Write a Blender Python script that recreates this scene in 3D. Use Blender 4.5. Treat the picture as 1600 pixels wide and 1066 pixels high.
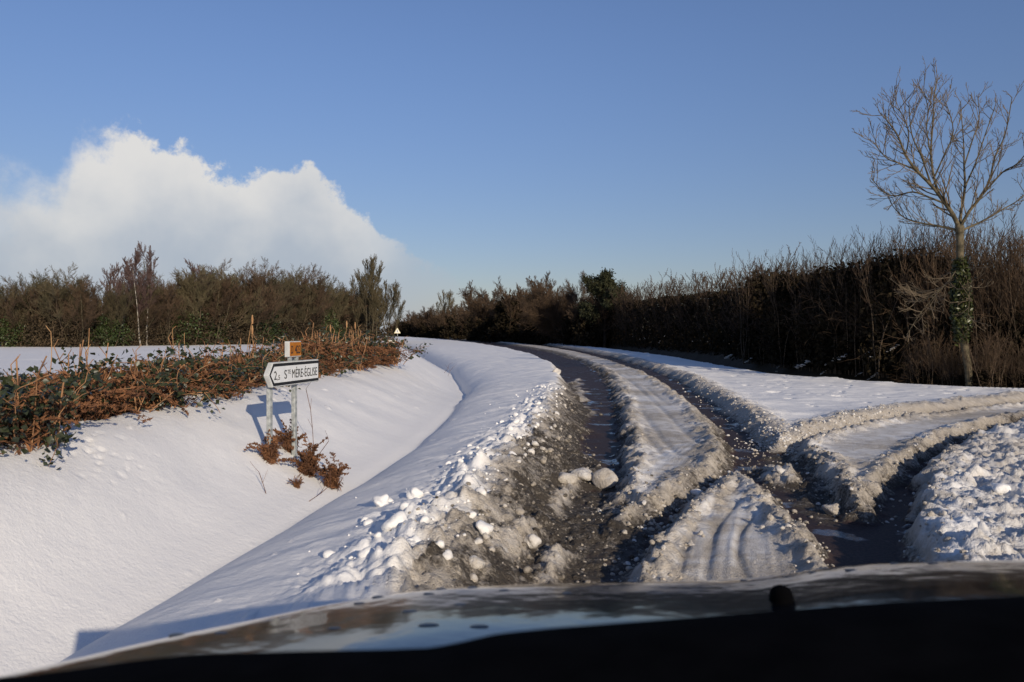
import bpy, math, random
import numpy as np
from mathutils import Vector, Matrix
S = bpy.context.scene
C = S.collection
for o in list(bpy.data.objects): bpy.data.objects.remove(o)

# ------------------------------------------------------------ camera, sky, sun
H, F = 1.45, 1244.0            # eye height, focal length in photo pixels
cd = bpy.data.cameras.new('camera'); cam = bpy.data.objects.new('camera', cd); C.objects.link(cam)
cam.location = (0, 0, H); cam.rotation_euler = (math.radians(90 - 0.6), 0, 0)
cd.sensor_width = 36; cd.lens = 28.0; cd.clip_start = 0.05; cd.clip_end = 6000
cd.dof.use_dof = True; cd.dof.focus_distance = 14; cd.dof.aperture_fstop = 4.5
S.camera = cam
SUN_EL, SUN_AZ = math.radians(18), math.radians(155)    # azimuth clockwise from +Y
sd = Vector((math.sin(SUN_AZ)*math.cos(SUN_EL), math.cos(SUN_AZ)*math.cos(SUN_EL), math.sin(SUN_EL)))
sl = bpy.data.lights.new('sun', 'SUN'); sl.energy = 4.0; sl.angle = math.radians(0.5); sl.color = (1, 0.865, 0.68)
so = bpy.data.objects.new('sun', sl); C.objects.link(so); so.rotation_euler = sd.to_track_quat('Z', 'Y').to_euler()
so.location = (10, -20, 20)
S.view_settings.view_transform = 'Standard'; S.view_settings.look = 'None'
S.view_settings.exposure = 0.0; S.view_settings.gamma = 1

W = bpy.data.worlds.new('World'); S.world = W; W.use_nodes = True
def world():
    nt = W.node_tree; N = nt.nodes; L = nt.links; N.clear()
    def nd(t, **k):
        n = N.new(t)
        for a, b in k.items(): setattr(n, a, b)
        return n
    def m(op, a, b=None, c=None, clamp=False):
        n = nd('ShaderNodeMath', operation=op); n.use_clamp = clamp
        for i, v in enumerate((a, b, c)):
            if v is None: continue
            if isinstance(v, (int, float)): n.inputs[i].default_value = v
            else: L.new(v, n.inputs[i])
        return n.outputs[0]
    out = nd('ShaderNodeOutputWorld')
    sky = nd('ShaderNodeTexSky', sky_type='NISHITA'); sky.sun_disc = False
    sky.sun_elevation = SUN_EL; sky.sun_rotation = SUN_AZ; sky.altitude = 50
    sky.air_density = 1.0; sky.dust_density = 0.4; sky.ozone_density = 2.2
    bg = nd('ShaderNodeBackground'); bg.inputs[1].default_value = SKY_STR
    tint = nd('ShaderNodeMix', data_type='RGBA', blend_type='MULTIPLY'); tint.inputs[0].default_value = 1
    L.new(sky.outputs[0], tint.inputs[6]); 
    L.new(tint.outputs[2], bg.inputs[0])
    tc = nd('ShaderNodeTexCoord'); sx = nd('ShaderNodeSeparateXYZ'); L.new(tc.outputs['Generated'], sx.inputs[0])
    X, Y, Z = sx.outputs
    hz = nd('ShaderNodeMapRange', interpolation_type='SMOOTHSTEP'); L.new(Z, hz.inputs[0]); hz.inputs[1].default_value = -0.02; hz.inputs[2].default_value = 0.42
    tm = nd('ShaderNodeMix', data_type='RGBA'); L.new(hz.outputs[0], tm.inputs[0]); tm.inputs[6].default_value = SKY_LOW; tm.inputs[7].default_value = SKY_TINT; L.new(tm.outputs[2], tint.inputs[7])
    az = m('ARCTAN2', X, Y)
    hor = m('SQRT', m('ADD', m('MULTIPLY', X, X), m('MULTIPLY', Y, Y)))
    el = m('ARCTAN2', Z, hor)
    no = nd('ShaderNodeTexNoise'); no.inputs['Scale'].default_value = 15; no.inputs['Detail'].default_value = 11
    no.inputs['Roughness'].default_value = 0.62
    L.new(tc.outputs['Generated'], no.inputs['Vector'])
    pts = [(-400, 330), (-200, 300), (0, 262), (70, 262), (105, 240), (128, 203), (160, 205), (200, 190), (235, 218), (262, 240),
           (300, 247), (350, 264), (400, 272), (440, 266), (475, 252), (510, 275), (545, 305), (575, 330), (600, 380),
           (640, 400), (690, 425), (760, 462), (860, 500), (1100, 512)]
    fc = nd('ShaderNodeFloatCurve'); cv = fc.mapping.curves[0]
    A0, A1 = -0.8, 0.3
    P = []
    for px, py in pts:
        a = math.atan((px - 800) / F); e = math.atan((520 - py) / F * math.cos(a))
        P.append(((a - A0) / (A1 - A0), e * 2.5))
    P = [(0.0, P[0][1])] + [p for p in P if p[0] > 0.02]
    cv.points[0].location = P[0]; cv.points[1].location = (1.0, 0.0)
    for p in P[1:]: cv.points.new(p[0], p[1])
    fc.mapping.update()
    u = m('DIVIDE', m('SUBTRACT', az, A0), A1 - A0, clamp=True)
    L.new(u, fc.inputs['Value'])
    top = m('DIVIDE', fc.outputs[0], 2.5)
    n1 = m('MULTIPLY', m('SUBTRACT', no.outputs[0], 0.5), 0.15)
    hgt = m('ADD', m('SUBTRACT', top, el), n1)          # > 0 inside the cloud
    mr = nd('ShaderNodeMapRange', interpolation_type='SMOOTHSTEP'); L.new(hgt, mr.inputs[0])
    mr.inputs[1].default_value = -0.003; mr.inputs[2].default_value = 0.013
    # softer outline to the far left
    soft = nd('ShaderNodeMapRange'); L.new(az, soft.inputs[0])
    soft.inputs[1].default_value = -0.58; soft.inputs[2].default_value = -0.44; soft.inputs[3].default_value = 0.09; soft.inputs[4].default_value = 0.013
    L.new(soft.outputs[0], mr.inputs[2])
    # fade of the bank to the right
    fr = nd('ShaderNodeMapRange', interpolation_type='SMOOTHSTEP'); L.new(az, fr.inputs[0])
    fr.inputs[1].default_value = -0.22; fr.inputs[2].default_value = 0.02; fr.inputs[3].default_value = 1; fr.inputs[4].default_value = 0
    mask = m('MULTIPLY', m('MULTIPLY', mr.outputs[0], fr.outputs[0]), 0.90)
    # cloud colour: sunlit cream heads, blue-grey base
    cr = nd('ShaderNodeMapRange', interpolation_type='SMOOTHSTEP')
    n2 = nd('ShaderNodeTexNoise'); n2.inputs['Scale'].default_value = 9; n2.inputs['Detail'].default_value = 8
    L.new(tc.outputs['Generated'], n2.inputs['Vector'])
    L.new(m('ADD', el, m('MULTIPLY', m('SUBTRACT', n2.outputs[0], 0.5), 0.26)), cr.inputs[0])
    cr.inputs[1].default_value = 0.04; cr.inputs[2].default_value = 0.22
    cm = nd('ShaderNodeMix', data_type='RGBA')
    L.new(cr.outputs[0], cm.inputs[0]); cm.inputs[6].default_value = (0.42, 0.47, 0.54, 1); cm.inputs[7].default_value = (0.78, 0.755, 0.715, 1)
    bc = nd('ShaderNodeBackground'); L.new(cm.outputs[2], bc.inputs[0]); bc.inputs[1].default_value = 1.0
    mx = nd('ShaderNodeMixShader'); L.new(mask, mx.inputs[0]); L.new(bg.outputs[0], mx.inputs[1]); L.new(bc.outputs[0], mx.inputs[2])
    L.new(mx.outputs[0], out.inputs[0])
SKY_STR = 0.105; SKY_TINT = (0.84, 0.86, 1.06, 1); SKY_LOW = (0.60, 0.57, 0.68, 1)
world()

# ------------------------------------------------------------ helpers
def at(px, py, z=0.0):
    Y = F * (H - z) / (py - 520.0)
    return ((px - 800.0) / F * Y, Y)
def pt(px, py, Y):
    return ((px - 800.0) / F * Y, Y, H - (py - 520.0) / F * Y)
def mesh_np(name, parts, smooth=False):
    """parts: list of (verts Nx3, faces MxK)"""
    me = bpy.data.meshes.new(name); vs = []; loops = []; tot = []; off = 0
    for v, f in parts:
        if len(v) == 0 or len(f) == 0: continue
        v = np.asarray(v, dtype=np.float32); f = np.asarray(f, dtype=np.int32)
        vs.append(v); loops.append((f + off).ravel()); tot.append(np.full(len(f), f.shape[1], dtype=np.int32)); off += len(v)
    v = np.concatenate(vs); lo = np.concatenate(loops); t = np.concatenate(tot)
    me.vertices.add(len(v)); me.vertices.foreach_set('co', v.ravel())
    me.loops.add(len(lo)); me.loops.foreach_set('vertex_index', lo)
    me.polygons.add(len(t)); st = np.concatenate([[0], np.cumsum(t)[:-1]]).astype(np.int32)
    me.polygons.foreach_set('loop_start', st); me.polygons.foreach_set('loop_total', t)
    if smooth: me.polygons.foreach_set('use_smooth', np.ones(len(t), dtype=bool))
    me.update(calc_edges=True); me.validate()
    return me
def obj(name, parts, mat, parent=None, smooth=False):
    me = parts if isinstance(parts, bpy.types.Mesh) else mesh_np(name, parts, smooth)
    if mat is not None and not me.materials: me.materials.append(mat)
    o = bpy.data.objects.new(name, me); C.objects.link(o)
    if parent is not None: o.parent = parent
    return o
def empty(name, loc=(0, 0, 0)):
    o = bpy.data.objects.new(name, None); C.objects.link(o); o.location = loc; o.empty_display_size = 0.2
    return o
def tag(o, label, cat=None, group=None, kind=None):
    if label: o['label'] = label
    if cat: o['category'] = cat
    if group: o['group'] = group
    if kind: o['kind'] = kind
    return o
def copy_tree(o, parent=None):
    c = o.copy(); C.objects.link(c); c.parent = parent
    for ch in [x for x in o.children]:
        if ch != c: copy_tree(ch, c)
    return c
def tubes(segs, sides=3):
    if not len(segs): return (np.zeros((0, 3)), np.zeros((0, 4), int))
    P0 = np.array([s[0] for s in segs]); P1 = np.array([s[1] for s in segs])
    R0 = np.array([s[2] for s in segs])[:, None, None]; R1 = np.array([s[3] for s in segs])[:, None, None]
    d = P1 - P0; d /= np.linalg.norm(d, axis=1)[:, None] + 1e-9
    a = np.where(np.abs(d[:, 2:3]) < 0.9, np.array([[0, 0, 1.0]]), np.array([[1.0, 0, 0]]))
    u = np.cross(d, a); u /= np.linalg.norm(u, axis=1)[:, None]; w = np.cross(d, u)
    an = np.arange(sides) * 2 * np.pi / sides
    ring = u[:, None, :] * np.cos(an)[None, :, None] + w[:, None, :] * np.sin(an)[None, :, None]
    V = np.concatenate([P0[:, None] + ring * R0, P1[:, None] + ring * R1], axis=1)
    n = len(segs); base = (np.arange(n) * 2 * sides)[:, None, None]
    k = np.arange(sides); q = np.stack([k, (k + 1) % sides, (k + 1) % sides + sides, k + sides], axis=1)[None]
    return (V.reshape(-1, 3), (base + q).reshape(-1, 4))
def leaves(P, size, rng, fold=0.25, stretch=1.6, jitter=0.5, up=None):
    """rhombic leaves folded on their midrib, at points P"""
    P = np.asarray(P); n = len(P)
    if n == 0: return (np.zeros((0, 3)), np.zeros((0, 3), int))
    a = rng.normal(size=(n, 3)); a /= np.linalg.norm(a, axis=1)[:, None]
    if up is not None: a = a * (1 - up) + np.array([0, 0, -1.0]) * up; a /= np.linalg.norm(a, axis=1)[:, None]
    b = np.cross(a, rng.normal(size=(n, 3))); b /= np.linalg.norm(b, axis=1)[:, None]; c = np.cross(a, b)
    s = (size * (1 - jitter + 2 * jitter * rng.random(n)))[:, None] * 0.5
    V = np.stack([P - a * s * stretch, P + b * s + c * s * fold, P + a * s * stretch, P - b * s + c * s * fold], axis=1)
    bs = (np.arange(n) * 4)[:, None]
    f = np.concatenate([bs + np.array([[0, 1, 2]]), bs + np.array([[0, 2, 3]])])
    return (V.reshape(-1, 3), f)
def box(x0, x1, y0, y1, z0, z1):
    v = np.array([[x, y, z] for z in (z0, z1) for y in (y0, y1) for x in (x0, x1)], float)
    f = np.array([[0, 2, 3, 1], [4, 5, 7, 6], [0, 1, 5, 4], [2, 6, 7, 3], [0, 4, 6, 2], [1, 3, 7, 5]])
    return (v, f)

# ------------------------------------------------------------ materials
def newmat(name):
    m = bpy.data.materials.new(name); m.use_nodes = True
    nt = m.node_tree; b = nt.nodes['Principled BSDF']; return m, nt, b
def mat_var(name, c0, c1, rough=0.8, scale=4.0, objrand=0.0, bump=0.0, bscale=30, spec=0.3, trans=0.0):
    m, nt, b = newmat(name); N, L = nt.nodes, nt.links
    tc = N.new('ShaderNodeTexCoord'); no = N.new('ShaderNodeTexNoise'); no.inputs['Scale'].default_value = scale; no.inputs['Detail'].default_value = 5
    L.new(tc.outputs['Object'], no.inputs['Vector'])
    mr = N.new('ShaderNodeMapRange'); L.new(no.outputs[0], mr.inputs[0]); mr.inputs[1].default_value = 0.36; mr.inputs[2].default_value = 0.64
    mx = N.new('ShaderNodeMix'); mx.data_type = 'RGBA'; L.new(mr.outputs[0], mx.inputs[0])
    mx.inputs[6].default_value = (*c0, 1); mx.inputs[7].default_value = (*c1, 1)
    src = mx.outputs[2]
    if objrand:
        oi = N.new('ShaderNodeObjectInfo'); hs = N.new('ShaderNodeHueSaturation')
        r = N.new('ShaderNodeMapRange'); L.new(oi.outputs['Random'], r.inputs[0]); r.inputs[3].default_value = 1 - objrand; r.inputs[4].default_value = 1 + objrand
        L.new(r.outputs[0], hs.inputs['Value']); L.new(src, hs.inputs['Color']); src = hs.outputs[0]
    L.new(src, b.inputs['Base Color']); b.inputs['Roughness'].default_value = rough; b.inputs['Specular IOR Level'].default_value = spec
    if bump:
        n2 = N.new('ShaderNodeTexNoise'); n2.inputs['Scale'].default_value = bscale; n2.inputs['Detail'].default_value = 6
        L.new(tc.outputs['Object'], n2.inputs['Vector']); bp = N.new('ShaderNodeBump'); bp.inputs['Strength'].default_value = bump
        bp.inputs['Distance'].default_value = 0.02
        L.new(n2.outputs[0], bp.inputs['Height']); L.new(bp.outputs[0], b.inputs['Normal'])
    return m
M = {}
M['bark_ash'] = mat_var('bark_ash', (0.05, 0.043, 0.026), (0.145, 0.118, 0.072), 0.85, 9, bump=0.6, bscale=40)
M['twig_ash'] = mat_var('twig_ash', (0.10, 0.078, 0.05), (0.17, 0.13, 0.085), 0.8, 5)
M['stem_brown'] = mat_var('stem_brown', (0.05, 0.036, 0.024), (0.13, 0.092, 0.058), 0.85, 1.5, 0.25)
M['twig_brown'] = mat_var('twig_brown', (0.055, 0.036, 0.022), (0.115, 0.073, 0.043), 0.85, 0.9, 0.25)
M['twig_olive'] = mat_var('twig_olive', (0.06, 0.052, 0.026), (0.125, 0.098, 0.055), 0.85, 0.9, 0.25)
M['twig_purple'] = mat_var('twig_purple', (0.075, 0.045, 0.042), (0.13, 0.085, 0.075), 0.85, 1.0, 0.1)
M['twig_dark'] = mat_var('twig_dark', (0.028, 0.019, 0.013), (0.085, 0.056, 0.036), 0.9, 0.6, 0.25)
M['bark_birch'] = mat_var('bark_birch', (0.18, 0.15, 0.12), (0.5, 0.47, 0.42), 0.7, 3.0)
M['ivy'] = mat_var('ivy', (0.022, 0.034, 0.010), (0.06, 0.085, 0.022), 0.45, 2.0, 0.2, spec=0.4)
M['evergreen'] = mat_var('evergreen', (0.014, 0.019, 0.008), (0.045, 0.045, 0.018), 0.8, 2.0)
M['ivy_bright'] = mat_var('ivy_bright', (0.014, 0.020, 0.007), (0.060, 0.070, 0.018), 0.4, 8.0, spec=0.4)
M['litter'] = mat_var('litter', (0.030, 0.022, 0.013), (0.075, 0.052, 0.028), 0.9, 1.5, 0.25)
M['dark_stem'] = mat_var('dark_stem', (0.022, 0.016, 0.011), (0.055, 0.038, 0.024), 0.9, 1.2, 0.2)
M['dark_leaf'] = mat_var('dark_leaf', (0.012, 0.010, 0.006), (0.030, 0.022, 0.012), 0.95, 1.5, 0.2, spec=0.1)
M['bramble_leaf'] = mat_var('bramble_leaf', (0.014, 0.022, 0.010), (0.05, 0.058, 0.026), 0.4, 9, 0.1, spec=0.45)
M['bracken'] = mat_var('bracken', (0.075, 0.034, 0.018), (0.22, 0.10, 0.045), 0.85, 7, 0.12)
M['stalk'] = mat_var('stalk', (0.30, 0.15, 0.065), (0.46, 0.29, 0.14), 0.8, 5)
M['bramble_stalk'] = mat_var('bramble_stalk', (0.15, 0.075, 0.04), (0.42, 0.23, 0.11), 0.8, 6)
M['bramble_stem'] = mat_var('bramble_stem', (0.10, 0.045, 0.03), (0.22, 0.11, 0.06), 0.7, 6)
M['galv'] = mat_var('galvanised_steel', (0.22, 0.24, 0.24), (0.42, 0.44, 0.43), 0.5, 26, bump=0.15, bscale=60, spec=0.5)
M['sign_white'] = mat_var('sign_white', (0.66, 0.68, 0.69), (0.73, 0.74, 0.74), 0.5, 12, spec=0.3)
M['sign_edge'] = mat_var('sign_edge', (0.42, 0.43, 0.42), (0.55, 0.56, 0.54), 0.5, 10)
M['sign_black'] = mat_var('sign_black', (0.012, 0.012, 0.014), (0.02, 0.02, 0.022), 0.5, 12)
M['sign_orange'] = mat_var('sign_orange', (0.36, 0.125, 0.014), (0.44, 0.165, 0.02), 0.5, 14)
M['sign_cream'] = mat_var('sign_cream', (0.74, 0.66, 0.40), (0.82, 0.74, 0.50), 0.5, 4)
M['concrete'] = mat_var('concrete', (0.55, 0.52, 0.44), (0.7, 0.66, 0.56), 0.9, 8, bump=0.3)
M['plastic'] = mat_var('black_plastic', (0.0015, 0.0015, 0.002), (0.003, 0.003, 0.0035), 0.95, 20, spec=0.02)
M['cloth'] = mat_var('headliner', (0.02, 0.02, 0.02), (0.03, 0.03, 0.03), 0.95, 20)
def mat_paint():
    m, nt, b = newmat('car_paint'); N, L = nt.nodes, nt.links
    b.inputs['Base Color'].default_value = (0.008, 0.008, 0.010, 1); b.inputs['Roughness'].default_value = 0.12
    b.inputs['IOR'].default_value = 1.45; b.inputs['Coat Weight'].default_value = 0.55; b.inputs['Coat Roughness'].default_value = 0.05
    b.inputs['Coat IOR'].default_value = 1.5
    tc = N.new('ShaderNodeTexCoord'); no = N.new('ShaderNodeTexNoise'); no.inputs['Scale'].default_value = 7; no.inputs['Detail'].default_value = 3
    L.new(tc.outputs['Object'], no.inputs['Vector']); bp = N.new('ShaderNodeBump'); bp.inputs['Strength'].default_value = 0.12; bp.inputs['Distance'].default_value = 0.02
    L.new(no.outputs[0], bp.inputs['Height']); L.new(bp.outputs[0], b.inputs['Normal']); L.new(bp.outputs[0], b.inputs['Coat Normal'])
    return m
M['paint'] = mat_paint()
def mat_snow(name='snow', attr=True):
    """one snow: clean to slushy by the painted-in grime amount of each spot"""
    m, nt, b = newmat(name); N, L = nt.nodes, nt.links
    geo = N.new('ShaderNodeNewGeometry')
    def noise(s, d=5, r=0.55):
        n = N.new('ShaderNodeTexNoise'); n.inputs['Scale'].default_value = s; n.inputs['Detail'].default_value = d; n.inputs['Roughness'].default_value = r
        L.new(geo.outputs['Position'], n.inputs['Vector']); return n.outputs[0]
    def mth(op, a, b2, clamp=False):
        n = N.new('ShaderNodeMath'); n.operation = op; n.use_clamp = clamp
        for i, v in enumerate((a, b2)):
            if isinstance(v, (int, float)): n.inputs[i].default_value = v
            else: L.new(v, n.inputs[i])
        return n.outputs[0]
    def mix(f, c0, c1):
        n = N.new('ShaderNodeMix'); n.data_type = 'RGBA'; L.new(f, n.inputs[0])
        for i, c in ((6, c0), (7, c1)):
            if isinstance(c, tuple): n.inputs[i].default_value = (*c, 1)
            else: L.new(c, n.inputs[i])
        return n.outputs[2]
    def sstep(v, a, b2):
        n = N.new('ShaderNodeMapRange'); n.interpolation_type = 'SMOOTHSTEP'; L.new(v, n.inputs[0]); n.inputs[1].default_value = a; n.inputs[2].default_value = b2
        return n.outputs[0]
    at_ = N.new('ShaderNodeAttribute'); at_.attribute_name = 'wear'
    sp = N.new('ShaderNodeSeparateColor'); L.new(at_.outputs['Color'], sp.inputs[0])
    dirt, asp, earth = sp.outputs
    nn = noise(9, 7, 0.7); nf = noise(45, 4, 0.6); nc = noise(2.2, 4)
    d = mth('ADD', dirt, mth('MULTIPLY', mth('SUBTRACT', nn, 0.5), mth('MULTIPLY', mth('ADD', dirt, 0.02), 1.6)))
    d = mth('ADD', d, mth('MULTIPLY', mth('SUBTRACT', nf, 0.5), mth('MULTIPLY', dirt, 1.0)), True)
    col = mix(sstep(d, 0.02, 0.55), (0.83, 0.815, 0.79), (0.47, 0.42, 0.355))
    col = mix(sstep(d, 0.5, 1.0), col, (0.080, 0.068, 0.056))
    # wet asphalt shows where the slush is gone
    a = mth('ADD', asp, mth('MULTIPLY', mth('SUBTRACT', nn, 0.5), mth('MULTIPLY', asp, 0.5)))
    am = sstep(a, 0.35, 0.75)
    acol = mix(sstep(nf, 0.35, 0.7), (0.030, 0.021, 0.020), (0.070, 0.047, 0.042))
    col = mix(am, col, acol)
    em = sstep(mth('ADD', earth, mth('MULTIPLY', mth('SUBTRACT', nc, 0.5), 0.9)), 0.42, 0.5)
    col = mix(em, col, mix(nn, (0.018, 0.013, 0.008), (0.06, 0.042, 0.024)))
    L.new(col, b.inputs['Base Color'])
    r = N.new('ShaderNodeMix'); L.new(am, r.inputs[0]); r.inputs[2].default_value = 0.7
    pud = mth('MULTIPLY', sstep(nc, 0.56, 0.63), am)
    L.new(mth('SUBTRACT', 0.62, mth('MULTIPLY', pud, 0.54)), r.inputs[3])
    L.new(r.outputs[0], b.inputs['Roughness']); L.new(mth('ADD', mth('MULTIPLY', pud, 0.35), 0.10), b.inputs['Specular IOR Level'])
    bp = N.new('ShaderNodeBump'); bp.inputs['Distance'].default_value = 0.02
    hh = mth('ADD', mth('MULTIPLY', nf, mth('ADD', mth('MULTIPLY', dirt, 2.2), 0.25)), mth('MULTIPLY', noise(120, 3), mth('ADD', mth('MULTIPLY', dirt, 1.6), 0.12)))
    hh = mth('ADD', hh, mth('MULTIPLY', nn, 0.5)); L.new(hh, bp.inputs['Height'])
    L.new(mth('SUBTRACT', 0.75, mth('MULTIPLY', am, 0.68)), bp.inputs['Strength'])
    L.new(bp.outputs[0], b.inputs['Normal'])
    return m
M['snow'] = mat_snow()

# ------------------------------------------------------------ noise in numpy
def h2(ix, iy, s):
    n = (ix.astype(np.int64) * 374761393 + iy.astype(np.int64) * 668265263 + s * 974634777) & 0xFFFFFFFF
    n = ((n ^ (n >> 13)) * 1274126177) & 0xFFFFFFFF
    n = ((n ^ (n >> 16)) * 2246822519) & 0xFFFFFFFF
    return ((n ^ (n >> 15)) & 0xFFFFFF) / float(0xFFFFFF)
def vn(x, y, s=0):
    ix = np.floor(x); iy = np.floor(y); fx = x - ix; fy = y - iy
    fx = fx*fx*fx*(fx*(fx*6-15)+10); fy = fy*fy*fy*(fy*(fy*6-15)+10)
    a = h2(ix, iy, s); b = h2(ix+1, iy, s); c = h2(ix, iy+1, s); d = h2(ix+1, iy+1, s)
    return (a*(1-fx)+b*fx)*(1-fy) + (c*(1-fx)+d*fx)*fy - 0.5
def fbm(x, y, sc, o=4, s=0, g=0.5):
    r = np.zeros_like(x); a = 1.0
    for i in range(o):
        r += a * vn(x*sc + 17.3*i, y*sc - 9.1*i, s+i); sc *= 2.03; a *= g
    return r
def domes(x, y, cell, s, prob=1.0, rmin=0.25, rmax=0.6, flat=1.0):
    x = np.asarray(x); m = (y < 30) & (y > 2.5) & (x > -5 - 0.2*y) & (x < 14); out = np.zeros_like(x)
    if m.any(): out[m] = domes_(x[m] + 0.35*cell*vn(x[m]/cell*1.7, y[m]/cell*1.7, s+7), y[m] + 0.35*cell*vn(x[m]/cell*1.7, y[m]/cell*1.7, s+8), cell, s, prob, rmin, rmax, flat)
    return out
def domes_(x, y, cell, s, prob, rmin, rmax, flat):
    """round lumps: tallest dome over each spot"""
    u = x / cell; v = y / cell; ix = np.floor(u); iy = np.floor(v); r = np.zeros_like(x)
    for dx in (-1, 0, 1):
        for dy in (-1, 0, 1):
            cx, cy = ix + dx, iy + dy
            px = cx + h2(cx, cy, s); py = cy + h2(cx, cy, s+1)
            rr = rmin + (rmax - rmin) * h2(cx, cy, s+2)**2
            rr = np.where(h2(cx, cy, s+3) < prob, rr, 0.0)
            q = rr*rr - (u-px)**2 - (v-py)**2
            r = np.maximum(r, np.sqrt(np.maximum(q, 0)))
    return r * cell * flat
def bil(x, y, sc, o=4, s=0, g=0.5):
    r = np.zeros_like(x); a = 1.0
    for i in range(o): r += a*np.abs(2*vn(x*sc + 7.1*i, y*sc + 3.7*i, s+i)); sc *= 2.1; a *= g
    return r
def ss(a, b, x):
    t = np.clip((x - a) / (b - a), 0, 1); return t*t*(3-2*t)
def sdf(poly, x, y):
    """signed distance to a polygon, positive inside"""
    d = np.full_like(x, 1e9); ins = np.zeros(x.shape, bool); n = len(poly)
    for i in range(n):
        x0, y0 = poly[i]; x1, y1 = poly[(i+1) % n]
        ex, ey = x1-x0, y1-y0; wx, wy = x-x0, y-y0
        t = np.clip((wx*ex + wy*ey) / (ex*ex + ey*ey + 1e-12), 0, 1)
        d = np.minimum(d, (wx-ex*t)**2 + (wy-ey*t)**2)
        c = ((y0 <= y) & (y1 > y)) | ((y1 <= y) & (y0 > y))
        with np.errstate(divide='ignore', invalid='ignore'):
            xi = x0 + (y - y0) * ex / (ey if ey != 0 else 1e-12)
        ins ^= c & (x < xi)
    d = np.sqrt(d); return np.where(ins, d, -d)
def polyw(pts, z): return [at(a, b, z) for a, b in pts]

# ------------------------------------------------------------ terrain
dl = [(0, 1052, .05), (140, 972, .05), (270, 900, .05), (430, 815, .05), (560, 745, .03), (650, 692, .0), (700, 650, -.05), (722, 620, -.1), (728, 603, -.15), (706, 575, -.2), (655, 550, -.2), (628, 540, -.2)]
DP = [at(a, b, z) for a, b, z in dl]
DY = np.array([0, 2] + [p[1] for p in DP] + [400, 1000]); DX = np.array([-2.75, -2.6] + [p[0] for p in DP] + [-130, -600])
def ditch_x(Y): return np.interp(Y, DY, DX)
AP = polyw([(560, 1060), (610, 960), (650, 915), (700, 868), (735, 820), (765, 770), (790, 730), (828, 690), (858, 650), (870, 612), (868, 582), (860, 567), (830, 553), (790, 543), (740, 535), (690, 530), (640, 526.6)], 0.28)
AY = np.array([-5] + [p[1] for p in AP] + [400, 1000]); AX = np.array([-1.0] + [p[0] for p in AP] + [-90, -560])
EB = polyw([(1600, 606), (1500, 603), (1400, 598), (1300, 591), (1200, 583), (1120, 570), (1050, 557), (960, 545.5), (880, 537.5), (800, 531.5), (700, 526.3)], 0.15)
EB = [(60, 9), (30, 14)] + EB + [(-90, 420), (-560, 1000)]
EBl = EB
ISL = {
 'B': ([(690, 527.6), (760, 532), (820, 540.5), (870, 549), (915, 562), (948, 580), (966, 605), (976, 640), (982, 680), (984, 720), (978, 760), (975, 800), (1010, 790), (1060, 762), (1100, 738), (1137, 708), (1122, 680), (1085, 640), (1050, 610), (1005, 583), (950, 563), (900, 550), (850, 541), (780, 533), (700, 527.2)], 0.13, 0.16),
 'C': ([(1150, 737), (1125, 752), (1085, 782), (1050, 815), (1020, 850), (1000, 890), (975, 960), (1360, 960), (1310, 890), (1270, 850), (1225, 805), (1185, 758)], 0.12, 0.12),
 'D': ([(1248, 692), (1290, 680), (1340, 667), (1400, 656), (1480, 646), (1600, 630), (1800, 608), (1800, 626), (1600, 650), (1510, 670), (1450, 694), (1405, 722), (1370, 760), (1343, 788), (1318, 770), (1300, 740), (1272, 715)], 0.13, 0.14),
 'F': ([(1900, 620), (1720, 640), (1600, 660), (1530, 680), (1480, 705), (1452, 735), (1444, 780), (1446, 840), (1470, 890), (1520, 960), (2300, 960), (2300, 620)], 0.18, 0.16),
}
Epoly = polyw([(700, 526.5), (780, 531.5), (850, 537), (905, 544.5), (960, 554), (1020, 571), (1075, 592), (1125, 622), (1165, 650), (1195, 675), (1217, 690), (1250, 682), (1300, 667), (1350, 652), (1420, 640), (1500, 631), (1600, 620), (1800, 600)], 0.14) + [(60, 22), (60, 500), (-60, 500)]
SL1 = polyw([(560, 1000), (640, 925), (728, 868), (790, 770), (850, 690), (880, 600), (905, 590), (925, 640), (905, 690), (935, 735), (1000, 775), (1085, 745), (1060, 790), (1000, 860), (985, 1000)], 0.05)
SL2 = polyw([(1170, 712), (1215, 700), (1260, 715), (1300, 765), (1335, 800), (1290, 810), (1240, 800), (1190, 760)], 0.04)
RIDG = [polyw(p, 0.1) for p in ([(905, 742), (870, 790), (862, 800), (895, 750)], [(835, 842), (790, 895), (775, 905), (812, 850)], [(890, 860), (865, 900), (850, 910), (870, 865)], [(990, 745), (975, 775), (985, 778), (1000, 745)], [(1200, 725), (1240, 735), (1236, 748), (1196, 738)])]

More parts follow.
